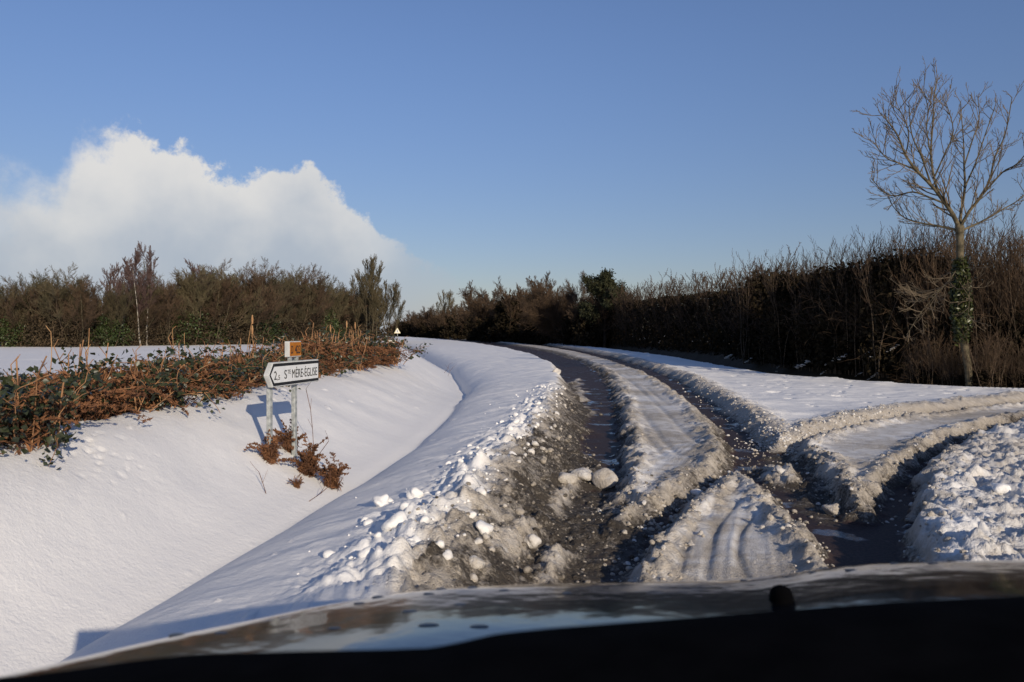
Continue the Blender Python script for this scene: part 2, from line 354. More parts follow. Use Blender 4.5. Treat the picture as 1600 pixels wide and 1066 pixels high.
TRK = polyw([(1000, 900), (1012, 850), (1050, 810), (1110, 770), (1150, 745)], 0.15)
def terrain(X, Y):
    n1 = fbm(X, Y, 0.5, 3, 1)
    xd = ditch_x(Y) + 0.05*vn(X*0.9, Y*0.9, 50); u = X - xd
    xa = np.interp(Y, AY, AX)
    wa = np.maximum(xa - xd, 0.4)
    zd = -0.05 - 0.42*ss(15, 26, Y) - 0.05*ss(30, 60, Y)
    zA = 0.28
    cw = np.interp(Y, [0, 4, 8, 15, 22, 60, 200], [1.2, 1.3, 1.9, 2.35, 2.3, 2.6, 3.0])
    zc = np.interp(Y, [0, 5, 12, 22, 40, 80], [0.80, 0.76, 0.75, 0.72, 0.60, 0.42])
    # field beyond the crest
    fld = 0.34 + 0.05*fbm(X, Y, 0.06, 3, 9)
    k = np.clip(-u / cw, 0, 1.0)
    slope = zd + (zc - zd) * (0.25*k + 0.75*ss(0.0, 1.0, k))
    crest = zc + 0.05*fbm(X, Y, 1.2, 3, 21)
    back = ss(cw + 0.3, cw + 2.4, -u)
    left = np.where(-u < cw, slope, crest*(1-back) + fld*back)
    left += 0.04*n1*ss(0.1, 0.8, -u)
    # bank between ditch and road
    rise = (1 - np.exp(-np.maximum(u, 0) / 0.42)) / (1 - np.exp(-wa / 0.42))
    bank = zd + (zA - zd) * np.clip(rise, 0, 1.0) * (0.82 + 0.18*ss(0, 1, np.clip(u/wa, 0, 1)))
    z = np.where(u < 0, left, bank)
    z -= 0.03 * np.exp(-(u/0.12)**2)
    # wind ripples, only on smooth snow
    w = ss(-4.5, -0.1, u) * ss(0.15, 1.0, np.abs(u))
    z += 0.022 * fbm(X*2.6 + 0.9*Y, Y*0.55 - X*0.3, 1.3, 4, 31) * w + 0.03*fbm(X, Y, 0.9, 3, 36)*w
    z += (0.034 * fbm(X*1.3 + .5*Y, Y*0.5, 0.8, 2, 33) + 0.022*fbm(X*0.55 + .1*Y, Y*1.1 - .4*X, 2.6, 4, 34)) * ss(0.1, .6, u)
    fp = np.exp(-(((X+3.05)/.45)**2 + ((Y-5.6)/.55)**2)); z -= 0.6*domes(X, Y, 0.10, 401, 0.7, 0.15, 0.32, 1.0)*fp
    # small clods that rolled over the snow
    z += domes(X, Y, 0.33, 61, 0.2, 0.03, 0.12, 0.8) * (Y < 25) * 0.8
    dirt = np.zeros_like(X); asp = np.zeros_like(X); earth = np.zeros_like(X)
    # ploughed edge of the bank
    near = 1 - ss(12, 24, Y)
    sA = (xa - X) * np.where(Y < 24, 1, 1)            # > 0 on the bank side
    sA = np.where(Y > 14, np.minimum(sA, 50), sA)
    jag = 0.10*fbm(X, Y, 2.2, 4, 41)
    sa = sA + jag
    wv = 0.30 + 0.30*near
    t = ss(-wv, 0.02, sa)
    lump = 0.55*domes(X, Y, 0.17, 71, 0.6, 0.2, 0.62, 0.85) + 0.11*bil(X, Y, 3.6, 5, 73) + domes(X, Y, 0.10, 75, 0.8, 0.3, 0.6, 0.8) + domes(X, Y, 0.05, 77, 0.9, 0.3, 0.6, 0.9) + 0.06*fbm(X, Y, 5, 3, 79)
    lz = np.exp(-((sA - 0.10) / (0.16+0.22*near))**2)*near
    lz2 = ss(-0.1, 0.15, sA)*ss(1.05, 0.2, sA)*near*ss(-0.25, 0.15, fbm(X, Y, 0.9, 3, 44)+0.12)
    zr = 0.003*fbm(X, Y, 3.0, 3, 5)
    z = zr*(1-t) + z*t
    z += lump * (0.55*lz + 0.24*lz2) + (t > .02)*(t < .99)*near*domes(X, Y, 0.05, 403, 0.95, .25, .6, .8)*.9
    z += 0.05*lz
    dirt += 1.0*ss(0.34, -0.45, sa + 0.25*fbm(X, Y, 3, 3, 47))*ss(22, 10, Y) + 0.9*ss(0.1, -0.5, sa)*ss(10, 22, Y)*(t > 0)*(sa > -1.5)
    dirt = np.where(sA > 0.6, 0.0, dirt)
    asp = 1 - ss(0.0, 0.25, t)
    # loose slush
    for P, hh, dd in ((SL1, 1.0, 0.85), (SL2, 0.8, 0.85)):
        m_ = (Y < 30) & (X < 8)
        s_ = np.full_like(X, -9.0); s_[m_] = sdf(P, X[m_], Y[m_])
        k = ss(-0.25, 0.35, s_ + 0.35*fbm(X, Y, 1.6, 4, 91)) * (t < 0.98)
        q = 0.075*bil(X, Y, 4.2, 5, 431) + 0.4*domes(X, Y, 0.085, 95, 0.6, 0.2, 0.62, 0.8) + domes(X, Y, 0.045, 99, 0.9, 0.25, 0.6, 0.7) + domes(X, Y, 0.03, 405, 0.9, .25, .6, .9) + 0.8*domes(X, Y, 0.2, 93, 0.3, 0.2, 0.5, 0.8)
        cover = ss(-0.18, 0.1, fbm(X, Y, 1.3, 4, 97) - 0.02)
        z += k * (q*(0.36+0.45*cover) + 0.022*cover)*hh*(1-t*0.8)
        asp *= 1 - k*(0.35 + 0.65*ss(0.006, 0.035, q*(0.4+0.6*cover)))
        dirt = np.maximum(dirt, k*(dd + 0.14 - 0.55*ss(0.075, 0.16, q + 0.03*cover + 0.02*fbm(X, Y, 4, 3, 421))))  # slush grime; paler lump tops also put a sunlit tone into the colour
    for P in RIDG:
        m_ = (Y < 14) & (X < 6); s_ = np.full_like(X, -9.0); s_[m_] = sdf(P, X[m_], Y[m_])
        k = ss(-0.10, 0.03, s_ + 0.08*fbm(X, Y, 5, 3, 111))
        z += k*(0.055 + domes(X, Y, 0.09, 113, 0.9, 0.2, 0.62, 0.8)); dirt = dirt*(1-k) + 0.42*k; asp *= 1-k
    # packed islands between the tracks
    packed = np.zeros_like(X)
    def island(s_, top, rim, d0, seed, trk=False):
        nonlocal z, dirt, asp, packed
        j = 0.08*fbm(X, Y, 3.0, 4, seed)*np.clip(Y/9, 1, 3) + 0.07*vn(X*13, Y*11, seed+3)*(Y < 20) + (0.05 if top < .125 else 0.09)*(bil(X, Y, 2.6, 4, seed+17)-0.75)*(Y < 30)
        e = s_ + j
        wd = 0.08 + 0.005*Y
        k = 0.5*ss(-wd*1.3, wd*0.6, e) + 0.5*np.clip((e+wd*1.3)/(wd*1.9), 0, 1)
        edge = np.exp(-((e-0.09)/(0.09 if top < .125 else 0.13))**2)
        rough = 0.07*bil(X, Y, 4.5, 5, seed+2) + 0.4*domes(X, Y, 0.10, seed+1, 0.6, 0.2, 0.62, 0.75) + domes(X, Y, 0.05, seed+5, 0.9, 0.25, 0.6, 0.8) + domes(X, Y, 0.028, seed+6, 0.9, 0.25, 0.6, 1.0)
        hz = top + 0.02*fbm(X, Y, 1.2, 3, seed+9) + rough*(0.03 + 0.56*edge) + 0.02*edge
        z = np.where(k > 0, z*(1-k) + np.maximum(hz, 0)*k, z)
        dn = d0 + 0.5*fbm(X, Y, 0.8, 4, seed+13)*d0*1.5 + 0.25*np.exp(-((e-0.02)/0.10)**2) + 0.16*(0.5-bil(X, Y, 5, 3, seed+15))*(Y < 30)
        dn = np.where(e < 0.02, dn + 0.55*ss(0.02, -0.12, e), dn)
        k2 = ss(0.0, 0.12, k); dirt = dirt*(1-k2) + np.clip(dn, 0, 1)*k2; asp = asp*(1-ss(0.0, 0.35, k))
        packed = np.maximum(packed, k)
    for i, (nm, (pl, top, d0)) in enumerate(ISL.items()):
        P = polyw(pl, top); ys = [p[1] for p in P]; xs = [p[0] for p in P]
        m_ = (Y > min(ys)-1) & (Y < max(ys)+1) & (X > min(xs)-1) & (X < max(xs)+1)
        s_ = np.full_like(X, -9.0); s_[m_] = sdf(P, X[m_], Y[m_])
        island(s_, top, 0.0, {'B': 0.38, 'C': 0.40, 'D': 0.38, 'F': 0.32}[nm], 130+20*i)
        if nm == 'F': z += (s_ > -0.1)*ss(0, .3, s_)*(0.07*bil(X, Y, 3.8, 5, 301) + 0.5*domes(X, Y, 0.15, 300, 0.5, 0.15, 0.6, 0.45) + domes(X, Y, 0.07, 304, 0.85, 0.15, 0.6, 0.5) + domes(X, Y, 0.035, 305, 0.9, 0.25, 0.6, 0.9) + 0.05*fbm(X, Y, 2.5, 4, 307))
    # tyre-packed furrows on the near wedge and the middle strip
    for (a, b) in (((1105, 905), (1172, 765)), ((1058, 905), (1150, 760)), ((1018, 905), (1110, 775)), ((1175, 905), (1180, 800))):
        p0 = np.array(at(*a, .15)); p1 = np.array(at(*b, .15)); e = p1-p0; Ln = np.hypot(*e); e /= Ln
        m_ = (Y < 9) & (Y > 3)
        al = (X-p0[0])*e[0] + (Y-p0[1])*e[1]; dd = (X-p0[0])*e[1] - (Y-p0[1])*e[0] + 0.10*np.sin(np.clip(al/Ln, -.2, 1.2)*math.pi)
        g = np.exp(-(dd/0.022)**2)*m_*(al > -.6)*(al < Ln)
        z -= 0.012*g*(packed > 0.9); dirt += 0.12*g*(packed > 0.9)
    m_ = (Y < 9.5)*(Y > 3)*packed
    la = X - 0.30*(Y-5) - 0.02*(Y-5)**2; z += 0.007*m_*fbm(la*26, Y*0.6, 1.0, 2, 413)*(X > 0.5)*(X < 3.2); z += 0.008*m_*fbm(la*11, Y*0.55, 1.0, 3, 411)*(X > 0.5)*(X < 3.2); dirt += 0.35*m_*fbm(la*7, Y*0.5, 1.0, 3, 415)*(X > .5)*(X < 3.2)
    z += 0.0006*m_*np.sin((X*1.1 - 0.42*Y)*60 + 5*vn(X*2, Y*2, 8))*(X > 0.6)*(X < 3)
    for off in (-.45, -.28, .1, .3):
        cx = np.interp(Y, [8, 10, 14, 22, 36, 60], [2.05, 2.15, 2.5, 3.15, 3.8, 3.6]) + off
        z -= 0.02*np.exp(-((X-cx)/0.05)**2)*(Y > 8.5)*(Y < 60)*(packed > .9)*ss(-.3, .1, vn(X*0.1, Y*.6, 77+int(off*10)))
    # right-hand verge
    m_ = (Y > 5); s_ = np.full_like(X, -99.0); s_[m_] = sdf(Epoly, X[m_], Y[m_])
    j = 0.09*fbm(X, Y, 1.8, 4, 201)*np.clip(Y/10, 1, 3); e = s_ + j
    wd = 0.16 + 0.005*Y; k = ss(-wd, wd*0.6, e); edge = np.exp(-((e-0.22)/0.3)**2)
    hz = 0.14 + 0.06*fbm(X, Y, 0.8, 4, 205) + 0.03*fbm(X*.5+.2*Y, Y*1.3, 1.6, 3, 206) + (domes(X, Y, 0.04, 219, 0.9, 0.25, 0.6, 1.0) + 0.07*bil(X, Y, 4, 5, 209) + 0.5*domes(X, Y, 0.14, 207, 0.6, 0.2, 0.62, 0.7) + domes(X, Y, 0.07, 217, 0.9, 0.2, 0.62, 0.7))*(0.03 + 0.55*edge) + 0.03*edge
    hz -= domes(X, Y, 0.55, 221, 0.5, 0.1, 0.24, 0.5)*ss(0.6, 1.2, e)*(Y < 60)
    z = z*(1-k) + hz*k
    dn = 0.38*np.exp(-((e-0.05)/0.30)**2) + 0.5*ss(0.03, -0.2, e) + 0.10*ss(1.2, 0.2, e)
    k2 = ss(0.0, 0.12, k); dirt = dirt*(1-k2) + np.clip(dn, 0, 1)*k2; asp = asp*(1-ss(0, 0.35, k))
    # beyond the verge: ditch, hedge bank, field
    B = polyw_eb; sb = -sdf(B, X, Y)                 # > 0 on the hedge side
    dz = -0.55*ss(0, 1.0, sb)*(1-ss(1.2, 2.6, sb)) + 0.35*ss(1.6, 3.0, sb)*(1-ss(6, 9, sb)) + 0.06*fbm(X, Y, 1.1, 4, 231)*ss(0.5, 1.5, sb)
    on = (sb > 0) & (Y > 4)
    z = np.where(on, 0.14 + dz, z)
    earth = np.where(on, 0.74*ss(0.3, 1.0, sb)*(1-ss(6.5, 8, sb)), 0.0)
    dirt = np.where(on & (sb > 0.3), 0.0, dirt)
    # bare twiggy hollow on the road side of the ditch
    return z, np.clip(dirt, 0, 1), np.clip(asp, 0, 1), earth
polyw_eb = EBl + [(-900, 1000), (-900, -50), (60, -50)]

def build_terrain():
    D = np.concatenate([np.exp(np.arange(math.log(1.0), math.log(6.5), 0.02)), np.exp(np.arange(math.log(6.5), math.log(70), 0.0029)), np.exp(np.arange(math.log(70), math.log(1500), 0.012))])
    tc = np.arange(-0.66, 0.72, 0.00155)
    g = 0.66 + np.cumsum(0.0016*1.08**np.arange(62)); g2 = 0.72 + np.cumsum(0.0016*1.08**np.arange(62))
    T = np.concatenate([-g[::-1], tc, g2])
    DD, TT = np.meshgrid(D, T, indexing='ij'); Y = DD - 3.0; X = TT*DD
    from concurrent.futures import ThreadPoolExecutor
    xs, ys = np.array_split(X.ravel(), 12), np.array_split(Y.ravel(), 12)
    with ThreadPoolExecutor(4) as ex: res = list(ex.map(terrain, xs, ys))
    z, dirt, asp, earth = [np.concatenate([r[q] for r in res]) for q in range(4)]
    V = np.stack([X.ravel(), Y.ravel(), z], axis=1)
    nr, nc = DD.shape
    i = (np.arange(nr-1)[:, None]*nc + np.arange(nc-1)[None, :]).ravel()
    Fq = np.stack([i, i+1, i+nc+1, i+nc], axis=1)
    low = (asp[Fq].mean(axis=1) > 0.12) | ((z[Fq].mean(axis=1) < 0.055) & (dirt[Fq].mean(axis=1) > 0.5))
    xd = ditch_x(V[:, 1])[Fq[:, 0]]
    low &= V[Fq[:, 0], 0] > xd + 0.3
    out = []
    for nm, sel in (('ground', ~low), ('road', low)):
        f = Fq[sel]; used = np.unique(f); mp = np.zeros(len(V), dtype=np.int64); mp[used] = np.arange(len(used))
        me = mesh_np(nm, [(V[used], mp[f])], True)
        ca = me.attributes.new('wear', 'FLOAT_COLOR', 'POINT')
        col = np.stack([dirt[used], asp[used], earth[used], np.ones(len(used))], axis=1).astype(np.float32)
        ca.data.foreach_set('color', col.ravel())
        o = obj(nm, me, M['snow']); out.append(o)
    tag(out[0], 'smooth and rutted snow over verge, field and road', kind='structure')
    tag(out[1], 'wet reddish asphalt and dirty slush in the wheel tracks', kind='structure')
build_terrain()
def gz(x, y):
    return float(terrain(np.array([float(x)]), np.array([float(y)]))[0][0])
def hit(px, py, y0=3.6, y1=60.0):
    """where the sight line through a photo pixel meets the ground"""
    for n in range(2):
        Ys = np.linspace(y0, y1, 400); g_ = terrain((px-800)/F*Ys, Ys)[0]; r_ = H-(py-520)/F*Ys
        k_ = np.nonzero(r_ <= g_)[0]; k_ = k_[0] if len(k_) else 399
        y0, y1 = Ys[max(k_-1, 0)], Ys[k_]
    return (px-800)/F*y1, y1
def gzs(P):
    P = np.array(P, float); return terrain(P[:, 0], P[:, 1])[0]

# ------------------------------------------------------------ branching growth
_R = random.Random(4321); _g = _R.gauss; _r = _R.random
def grow(rng, segs, p, d, L, r, lvl, mx, wig=0.18, up=0.05, ratio=0.62, kids=4, ang=0.7, tip=0.35, steps=5, rmin=0.004, start=0.25):
    st = L/steps; px, py, pz = float(p[0]), float(p[1]), float(p[2]); dx, dy, dz = float(d[0]), float(d[1]), float(d[2]); w = wig*0.5
    for i in range(steps):
        dx += _g(0, w); dy += _g(0, w); dz += _g(0, w) + up; q = 1/math.sqrt(dx*dx+dy*dy+dz*dz); dx *= q; dy *= q; dz *= q
        r1 = max(rmin, r*(1-(1-tip)*(i+1)/steps)); r0 = max(rmin, r*(1-(1-tip)*i/steps))
        nx, ny, nz = px+dx*st, py+dy*st, pz+dz*st
        segs.append(((px, py, pz), (nx, ny, nz), r0, r1, lvl))
        fr = (i+1)/steps
        if lvl < mx and fr > start:
            nk = kids/steps/(1-start+1e-6); nk = int(nk) + (_r() < nk-int(nk))
            for _ in range(nk):
                ax, ay, az = _g(0, 1), _g(0, 1), _g(0, 1); k = ax*dx+ay*dy+az*dz; ax -= dx*k; ay -= dy*k; az -= dz*k; q = 1/(math.sqrt(ax*ax+ay*ay+az*az)+1e-9)
                th = ang*(0.7+0.6*_r()); c = math.cos(th); sn = math.sin(th)*q
                grow(rng, segs, (nx, ny, nz), (dx*c+ax*sn, dy*c+ay*sn, dz*c+az*sn), L*ratio*(1-0.45*fr)*(0.7+0.6*_r()), r1*0.62, lvl+1, mx, wig, up, ratio, kids, ang, tip, max(3, steps-1), rmin, 0.15)
        px, py, pz = nx, ny, nz
def crown_pts(rng, n, rx, ry, z0, z1, pw=0.5):
    a = rng.random(n)*2*np.pi; r = rng.random(n)**pw; z = z0 + (z1-z0)*rng.random(n)
    taper = np.sqrt(np.clip(1-((z-z0)/(z1-z0+1e-6)*0.85)**3, 0.05, 1))
    return np.stack([np.cos(a)*r*rx*taper, np.sin(a)*r*ry*taper, z], axis=1)
def clump(rng, P, n, s):
    k = rng.integers(0, len(P), n); return P[k] + rng.normal(size=(n, 3))*s
protos = {}
def make_tree(name, seed, h, stems, spread, mx, kids, ang, up, r, mats, nleaf=0, leafm='litter', lz=(0, 2), lsz=0.12, ratio=0.6, rmin=0.008, ivy=0, lean=0.35, wig=0.2):
    """bare multi-stemmed shrub or tree, base at the origin"""
    rng = np.random.default_rng(seed); segs = []
    for s in range(stems):
        a = rng.random()*6.283; rr = spread*math.sqrt(rng.random())*(stems > 1)
        d = np.array([math.cos(a)*lean*rr/max(spread, .01), math.sin(a)*lean*rr/max(spread, .01), 1.0]) + rng.normal(size=3)*0.06
        L = h*(0.72+0.28*rng.random())
        grow(rng, segs, (math.cos(a)*rr*0.7, math.sin(a)*rr*0.7, -0.15), d/np.linalg.norm(d), L, r*(0.7+0.5*rng.random()), 0, mx, wig, up, ratio, kids, ang, 0.22, 8, rmin)
    root = empty(name)
    big = [x for x in segs if x[4] == 0]; sm = [x for x in segs if x[4] > 0]
    for s in range(stems): obj('trunk' if stems == 1 else 'stem', [tubes(big[s*8:s*8+8], 5)], M[mats[0]], root, True)
    obj('crown', [tubes(sm, 3)], M[mats[1]], root)
    if nleaf:
        base = crown_pts(rng, max(8, nleaf//40), spread*1.15+0.5, spread*1.15+0.5, lz[0], lz[1]); P = clump(rng, base, nleaf, 0.28); P[:, 2] = np.abs(P[:, 2])
        obj('undergrowth', [leaves(P, lsz, rng)], M[leafm], root)
    if ivy:
        big = [(np.array(a_), np.array(b_), c_, d_, e_) for a_, b_, c_, d_, e_ in big]; k = [big[i] for i in range(len(big)) if big[i][1][2] < h*0.75]; Q = []
        for _ in range(ivy):
            s = k[int(rng.random()**1.4*min(len(k), 8))]; t = rng.random(); Q.append(s[0]*(1-t)+s[1]*t + rng.normal(size=3)*0.16)
        obj('ivy', [leaves(np.array(Q), 0.13, rng)], M['ivy_bright'], root)
    root.location = (0, 0, -500)
    return root
def place(root, loc, rz=0, sc=1.0, label=None, cat=None, group=None, used=set(), zs=None):
    o = root if root.name not in used else copy_tree(root)
    used.add(root.name)
    o.location = loc; o.rotation_euler = (0, 0, rz); o.scale = (sc, sc, zs or sc)
    tag(o, label, cat, group); return o

# ------------------------------------------------------------ left tree line across the field
TH = [make_tree('bare_tree', 100+i, 5.4, 11, 1.7, 3, 9.5, 0.62, 0.05, 0.06, (('stem_brown', 'bark_ash', 'stem_brown', 'bark_ash')[i], ('twig_olive', 'twig_brown', 'twig_olive', 'twig_brown')[i]), 5200, ('litter', 'litter', 'ivy', 'litter')[i], (0.1, 2.8), 0.10, 0.50, 0.008, lean=0.62, wig=0.16) for i in range(4)]
BI = make_tree('birch_tree', 120, 8.0, 2, 0.6, 3, 15, 0.55, 0.08, 0.09, ('bark_birch', 'twig_purple'), 0, ratio=0.42, rmin=0.010, lean=0.2, wig=0.1)
SLT = make_tree('slender_tree', 121, 8.6, 4, 0.9, 3, 13, 0.5, 0.10, 0.085, ('bark_ash', 'twig_olive'), 500, 'litter', (0, 2.5), 0.2, ratio=0.42, rmin=0.011, lean=0.4, wig=0.1)
IVT = make_tree('ivy_clad_tree', 122, 6.6, 1, 0.1, 3, 14, 0.6, 0.08, 0.12, ('stem_brown', 'twig_olive'), 0, ratio=0.4, rmin=0.010, ivy=2200, wig=0.1)
ORD = ['first', 'second', 'third', 'fourth', 'fifth', 'sixth', 'seventh', 'eighth', 'ninth', 'tenth', 'eleventh', 'twelfth', 'thirteenth', 'fourteenth', 'fifteenth', 'sixteenth', 'seventeenth', 'eighteenth', 'nineteenth', 'twentieth', 'twenty-first', 'twenty-second', 'twenty-third', 'twenty-fourth', 'twenty-fifth', 'twenty-sixth', 'twenty-seventh', 'twenty-eighth', 'twenty-ninth', 'thirtieth', 'thirty-first', 'thirty-second']
lt = [(-60, 60, 441), (-20, 60, 442), (18, 61, 438), (55, 61, 430), (92, 62, 434), (128, 63, 438), (165, 64, 446), (198, 66, 440), (228, 68, 436), (262, 69, 433), (292, 71, 428), (318, 72, 420), (345, 74, 426), (372, 76, 428), (398, 79, 432), (424, 82, 436), (448, 86, 434), (472, 90, 438), (494, 95, 440), (514, 100, 455), (532, 106, 462), (550, 112, 466), (566, 118, 462)]
rng = np.random.default_rng(5)
k = 0
for i, (px, Y, top) in enumerate(lt):
    x = (px-800)/F*Y; h = (542-top)/F*Y + (top < 430)*0.3
    z0 = gz(x, Y); tone = ('olive-brown', 'reddish-brown')[i % 2]
    place(TH[i % 4], (x, Y + rng.normal()*0.5, z0), rng.random()*6.28, h/6.3*(.92+.2*rng.random()), '%s twiggy bare tree, %s from the left in the line beyond the snowy field' % (tone, ORD[max(i-1, 0)] if i else 'outermost'), 'tree', 'bare trees beyond the field')
for i, (px, Y, top) in enumerate(lt[1:20]):
    x = (px+18-800)/F*(Y+5); h = (542-top)/F*Y*0.95
    place(TH[(i+2) % 4], (x, Y+5+rng.normal()*.6, gz(x, Y+5)), rng.random()*6.28, h/6.0, 'back-row bare tree seen behind the %s front tree of the left treeline' % ORD[i], 'tree', 'bare trees beyond the field')
for j, (px, Y, s, lab) in enumerate([(205, 67, 0.82, 'pale-trunked birch with fine purplish twigs, left one of the two tall birches'), (240, 68, 0.98, 'tallest purplish birch standing above the left treeline'), (318, 73, 0.86, 'purplish birch top rising right of the tallest birch')]):
    x = (px-800)/F*Y; place(BI, (x, Y-1.5, gz(x, Y)), 1.3*j+0.5, s, lab, 'tree', 'birches in the treeline')
x = (350-800)/F*72; place(IVT, (x, 72, gz(x, 72)), 0.4, 1.0, 'ivy-clad tree with green lower trunk in the left treeline', 'tree')
for j, (px, Y, s, lab) in enumerate([(586, 104, 1.08, 'tall slender bare tree at the right end of the left treeline beside the road'), (574, 100, .85, 'shorter slender bare tree just left of the tall slender roadside tree'), (602, 108, .85, 'slender bare tree nearest the road by the far triangular sign')]):
    x = (px-800)/F*Y; place(SLT, (x, Y, gz(x, Y)), 2.1*j, s, lab, 'tree', 'slender trees at the treeline end')

# ------------------------------------------------------------ right side: far bushes, hedge, near tall shrubs
FB = [make_tree('roadside_bush', 140+i, 4.6, 14, 1.9, 3, 10, 0.6, 0.05, 0.06, ('dark_stem', 'twig_brown'), 6500, 'dark_leaf', (0.0, 3.3), 0.2, 0.5, 0.011, lean=0.8) for i in range(2)]
far = [(612, 262, 506, 'small far bush right behind the triangular sign'), (632, 250, 494, 'low rounded far bush right of the triangular sign'), (652, 240, 490, 'second far bush right of the triangular sign'),
       (672, 225, 487, 'third far bush right of the triangular sign'), (694, 210, 484, 'fourth far bush right of the triangular sign'), (716, 190, 480, 'fifth far bush right of the triangular sign'), (738, 165, 478, 'brown bush left of the big rounded bush'),
       (766, 140, 466, 'bush tucked against the left flank of the big rounded bush'), (792, 125, 452, 'big rounded bush, left half, far side of the road bend'), (822, 112, 440, 'big rounded bush with the highest twigs at the road bend'), (850, 100, 472, 'low bush in the dip right of the big rounded bush'),
       (876, 92, 474, 'low bush left of the spreading bush'), (944, 76, 462, 'dark bush under the evergreen tree')]
for i, (px, Y, top, lab) in enumerate(far):
    x = (px-800)/F*Y; base = 520+1.3/Y*F; h = (base-top)/F*Y
    place(FB[i % 2], (x, Y+2.5, 0.1), rng.random()*6.28, max(h/4.8, 0.6), lab, 'bush', 'bushes along the far bend')
SP = make_tree('spreading_bush', 150, 5.6, 7, 0.7, 3, 12, 0.7, 0.02, 0.07, ('dark_stem', 'twig_brown'), 2500, 'dark_leaf', (0, 3), 0.2, 0.6, 0.011, lean=1.0)
x = (905-800)/F*84; place(SP, (x, 84, 0.1), 0.3, 1.15, 'wide spreading bare bush just left of the dark evergreen tree', 'bush')
x = (690-800)/F*212; place(SLT, (x, 216, 0.1), 4.0, 1.25, 'lone spindly bare tree above the far bushes right of the triangular sign', 'tree')
def evergreen():
    rng = np.random.default_rng(9); root = empty('evergreen_tree'); segs = []
    grow(rng, segs, (0, 0, -.2), (0, 0, 1), 5.2, .16, 0, 3, .15, .02, .55, 9, .8, .25, 8, .015)
    obj('trunk', [tubes([s for s in segs if s[4] == 0], 6)], M['dark_stem'], root, True); obj('branches', [tubes([s for s in segs if s[4] > 0], 3)], M['dark_stem'], root)
    ends = np.array([s[1] for s in segs if s[4] >= 2]); P = clump(rng, ends, 26000, 0.15)
    obj('crown', [leaves(P, 0.10, rng)], M['evergreen'], root); return root
ev = evergreen(); x = (948-800)/F*74; place(ev, (x, 76, 0.1), 0, 1.04, 'dark dense evergreen tree rising above the hedge right of the spreading bush', 'tree')

# edge line of the verge, offset to the hedge side
EBa = np.array(EB)
def eb_point(px, off):
    """point on the ray of column px, off metres beyond the verge edge"""
    P = [e for e in EB]
    for Y in np.arange(14, 260, 0.25):
        x = (px-800)/F*Y
        s = -sdf(polyw_eb, np.array([x]), np.array([Y]))[0]
        if s > off: return x, Y
    return x, Y
# long level hedge
def hedge_mesh(rng, pts, heights, width, dens, rmin):
    segs = []; LP = []
    for i in range(len(pts)-1):
        a, b = np.array(pts[i]), np.array(pts[i+1]); L = np.linalg.norm(b-a); n = int(L*dens*min(1, 45/a[1]))
        t = (b-a)/L; nrm = np.array([t[1], -t[0]])
        for _ in range(n):
            f = rng.random(); p = a+(b-a)*f + nrm*(rng.random()-0.5)*width; hh = (heights[i]*(1-f)+heights[i+1]*f)*(0.80+0.16*rng.random())*(1.0 + (rng.random() < 0.05)*0.14)
            d = np.array([rng.normal()*0.10, rng.normal()*0.10, 1.0]); d /= np.linalg.norm(d)
            grow(rng, segs, (p[0], p[1], 0.2), d, hh, 0.022, 0, 2, 0.16, 0.06, 0.22, 9, 0.6, 0.3, 6, rmin)
        m = int(L*dens*60*min(1, 60/a[1])); f = rng.random(m)[:, None]; Q = a+(b-a)*f + nrm*(rng.random((m, 1))-0.5)*width*0.9
        zz = 0.1 + rng.random(m)**1.1*((heights[i]*(1-f[:, 0])+heights[i+1]*f[:, 0])*0.80)
        LP.append(np.concatenate([Q, zz[:, None]], axis=1))
    return segs, np.concatenate(LP)
hp = [(1225, 2.9), (1180, 2.9), (1130, 2.9), (1080, 2.9), (1030, 2.9), (980, 2.9), (930, 2.9), (880, 3.0), (830, 3.2)]
pts = [eb_point(a, b) for a, b in hp]
tops = [418, 426, 433, 440, 448, 456, 466, 474, 482]
hts = [(H + (520-t)/F*p[1]) for t, p in zip(tops, pts)]
segs, LP = hedge_mesh(np.random.default_rng(77), pts, hts, 1.6, 9, 0.009)
hedge = empty('hedge', (pts[0][0], pts[0][1], 0)); tag(hedge, 'long dark level-topped hedge along the right side of the road', 'hedge')
off = np.array([pts[0][0], pts[0][1], 0])
def shift(part): return (part[0]-off, part[1])
obj('stems', [shift(tubes([s for s in segs if s[4] == 0], 3))], M['dark_stem'], hedge)
obj('twigs', [shift(tubes([s for s in segs if s[4] > 0], 3))], M['twig_dark'], hedge)
obj('undergrowth', [shift(leaves(LP, 0.14, rng))], M['dark_leaf'], hedge)
print('hedge', len(segs), len(LP), pts, hts)
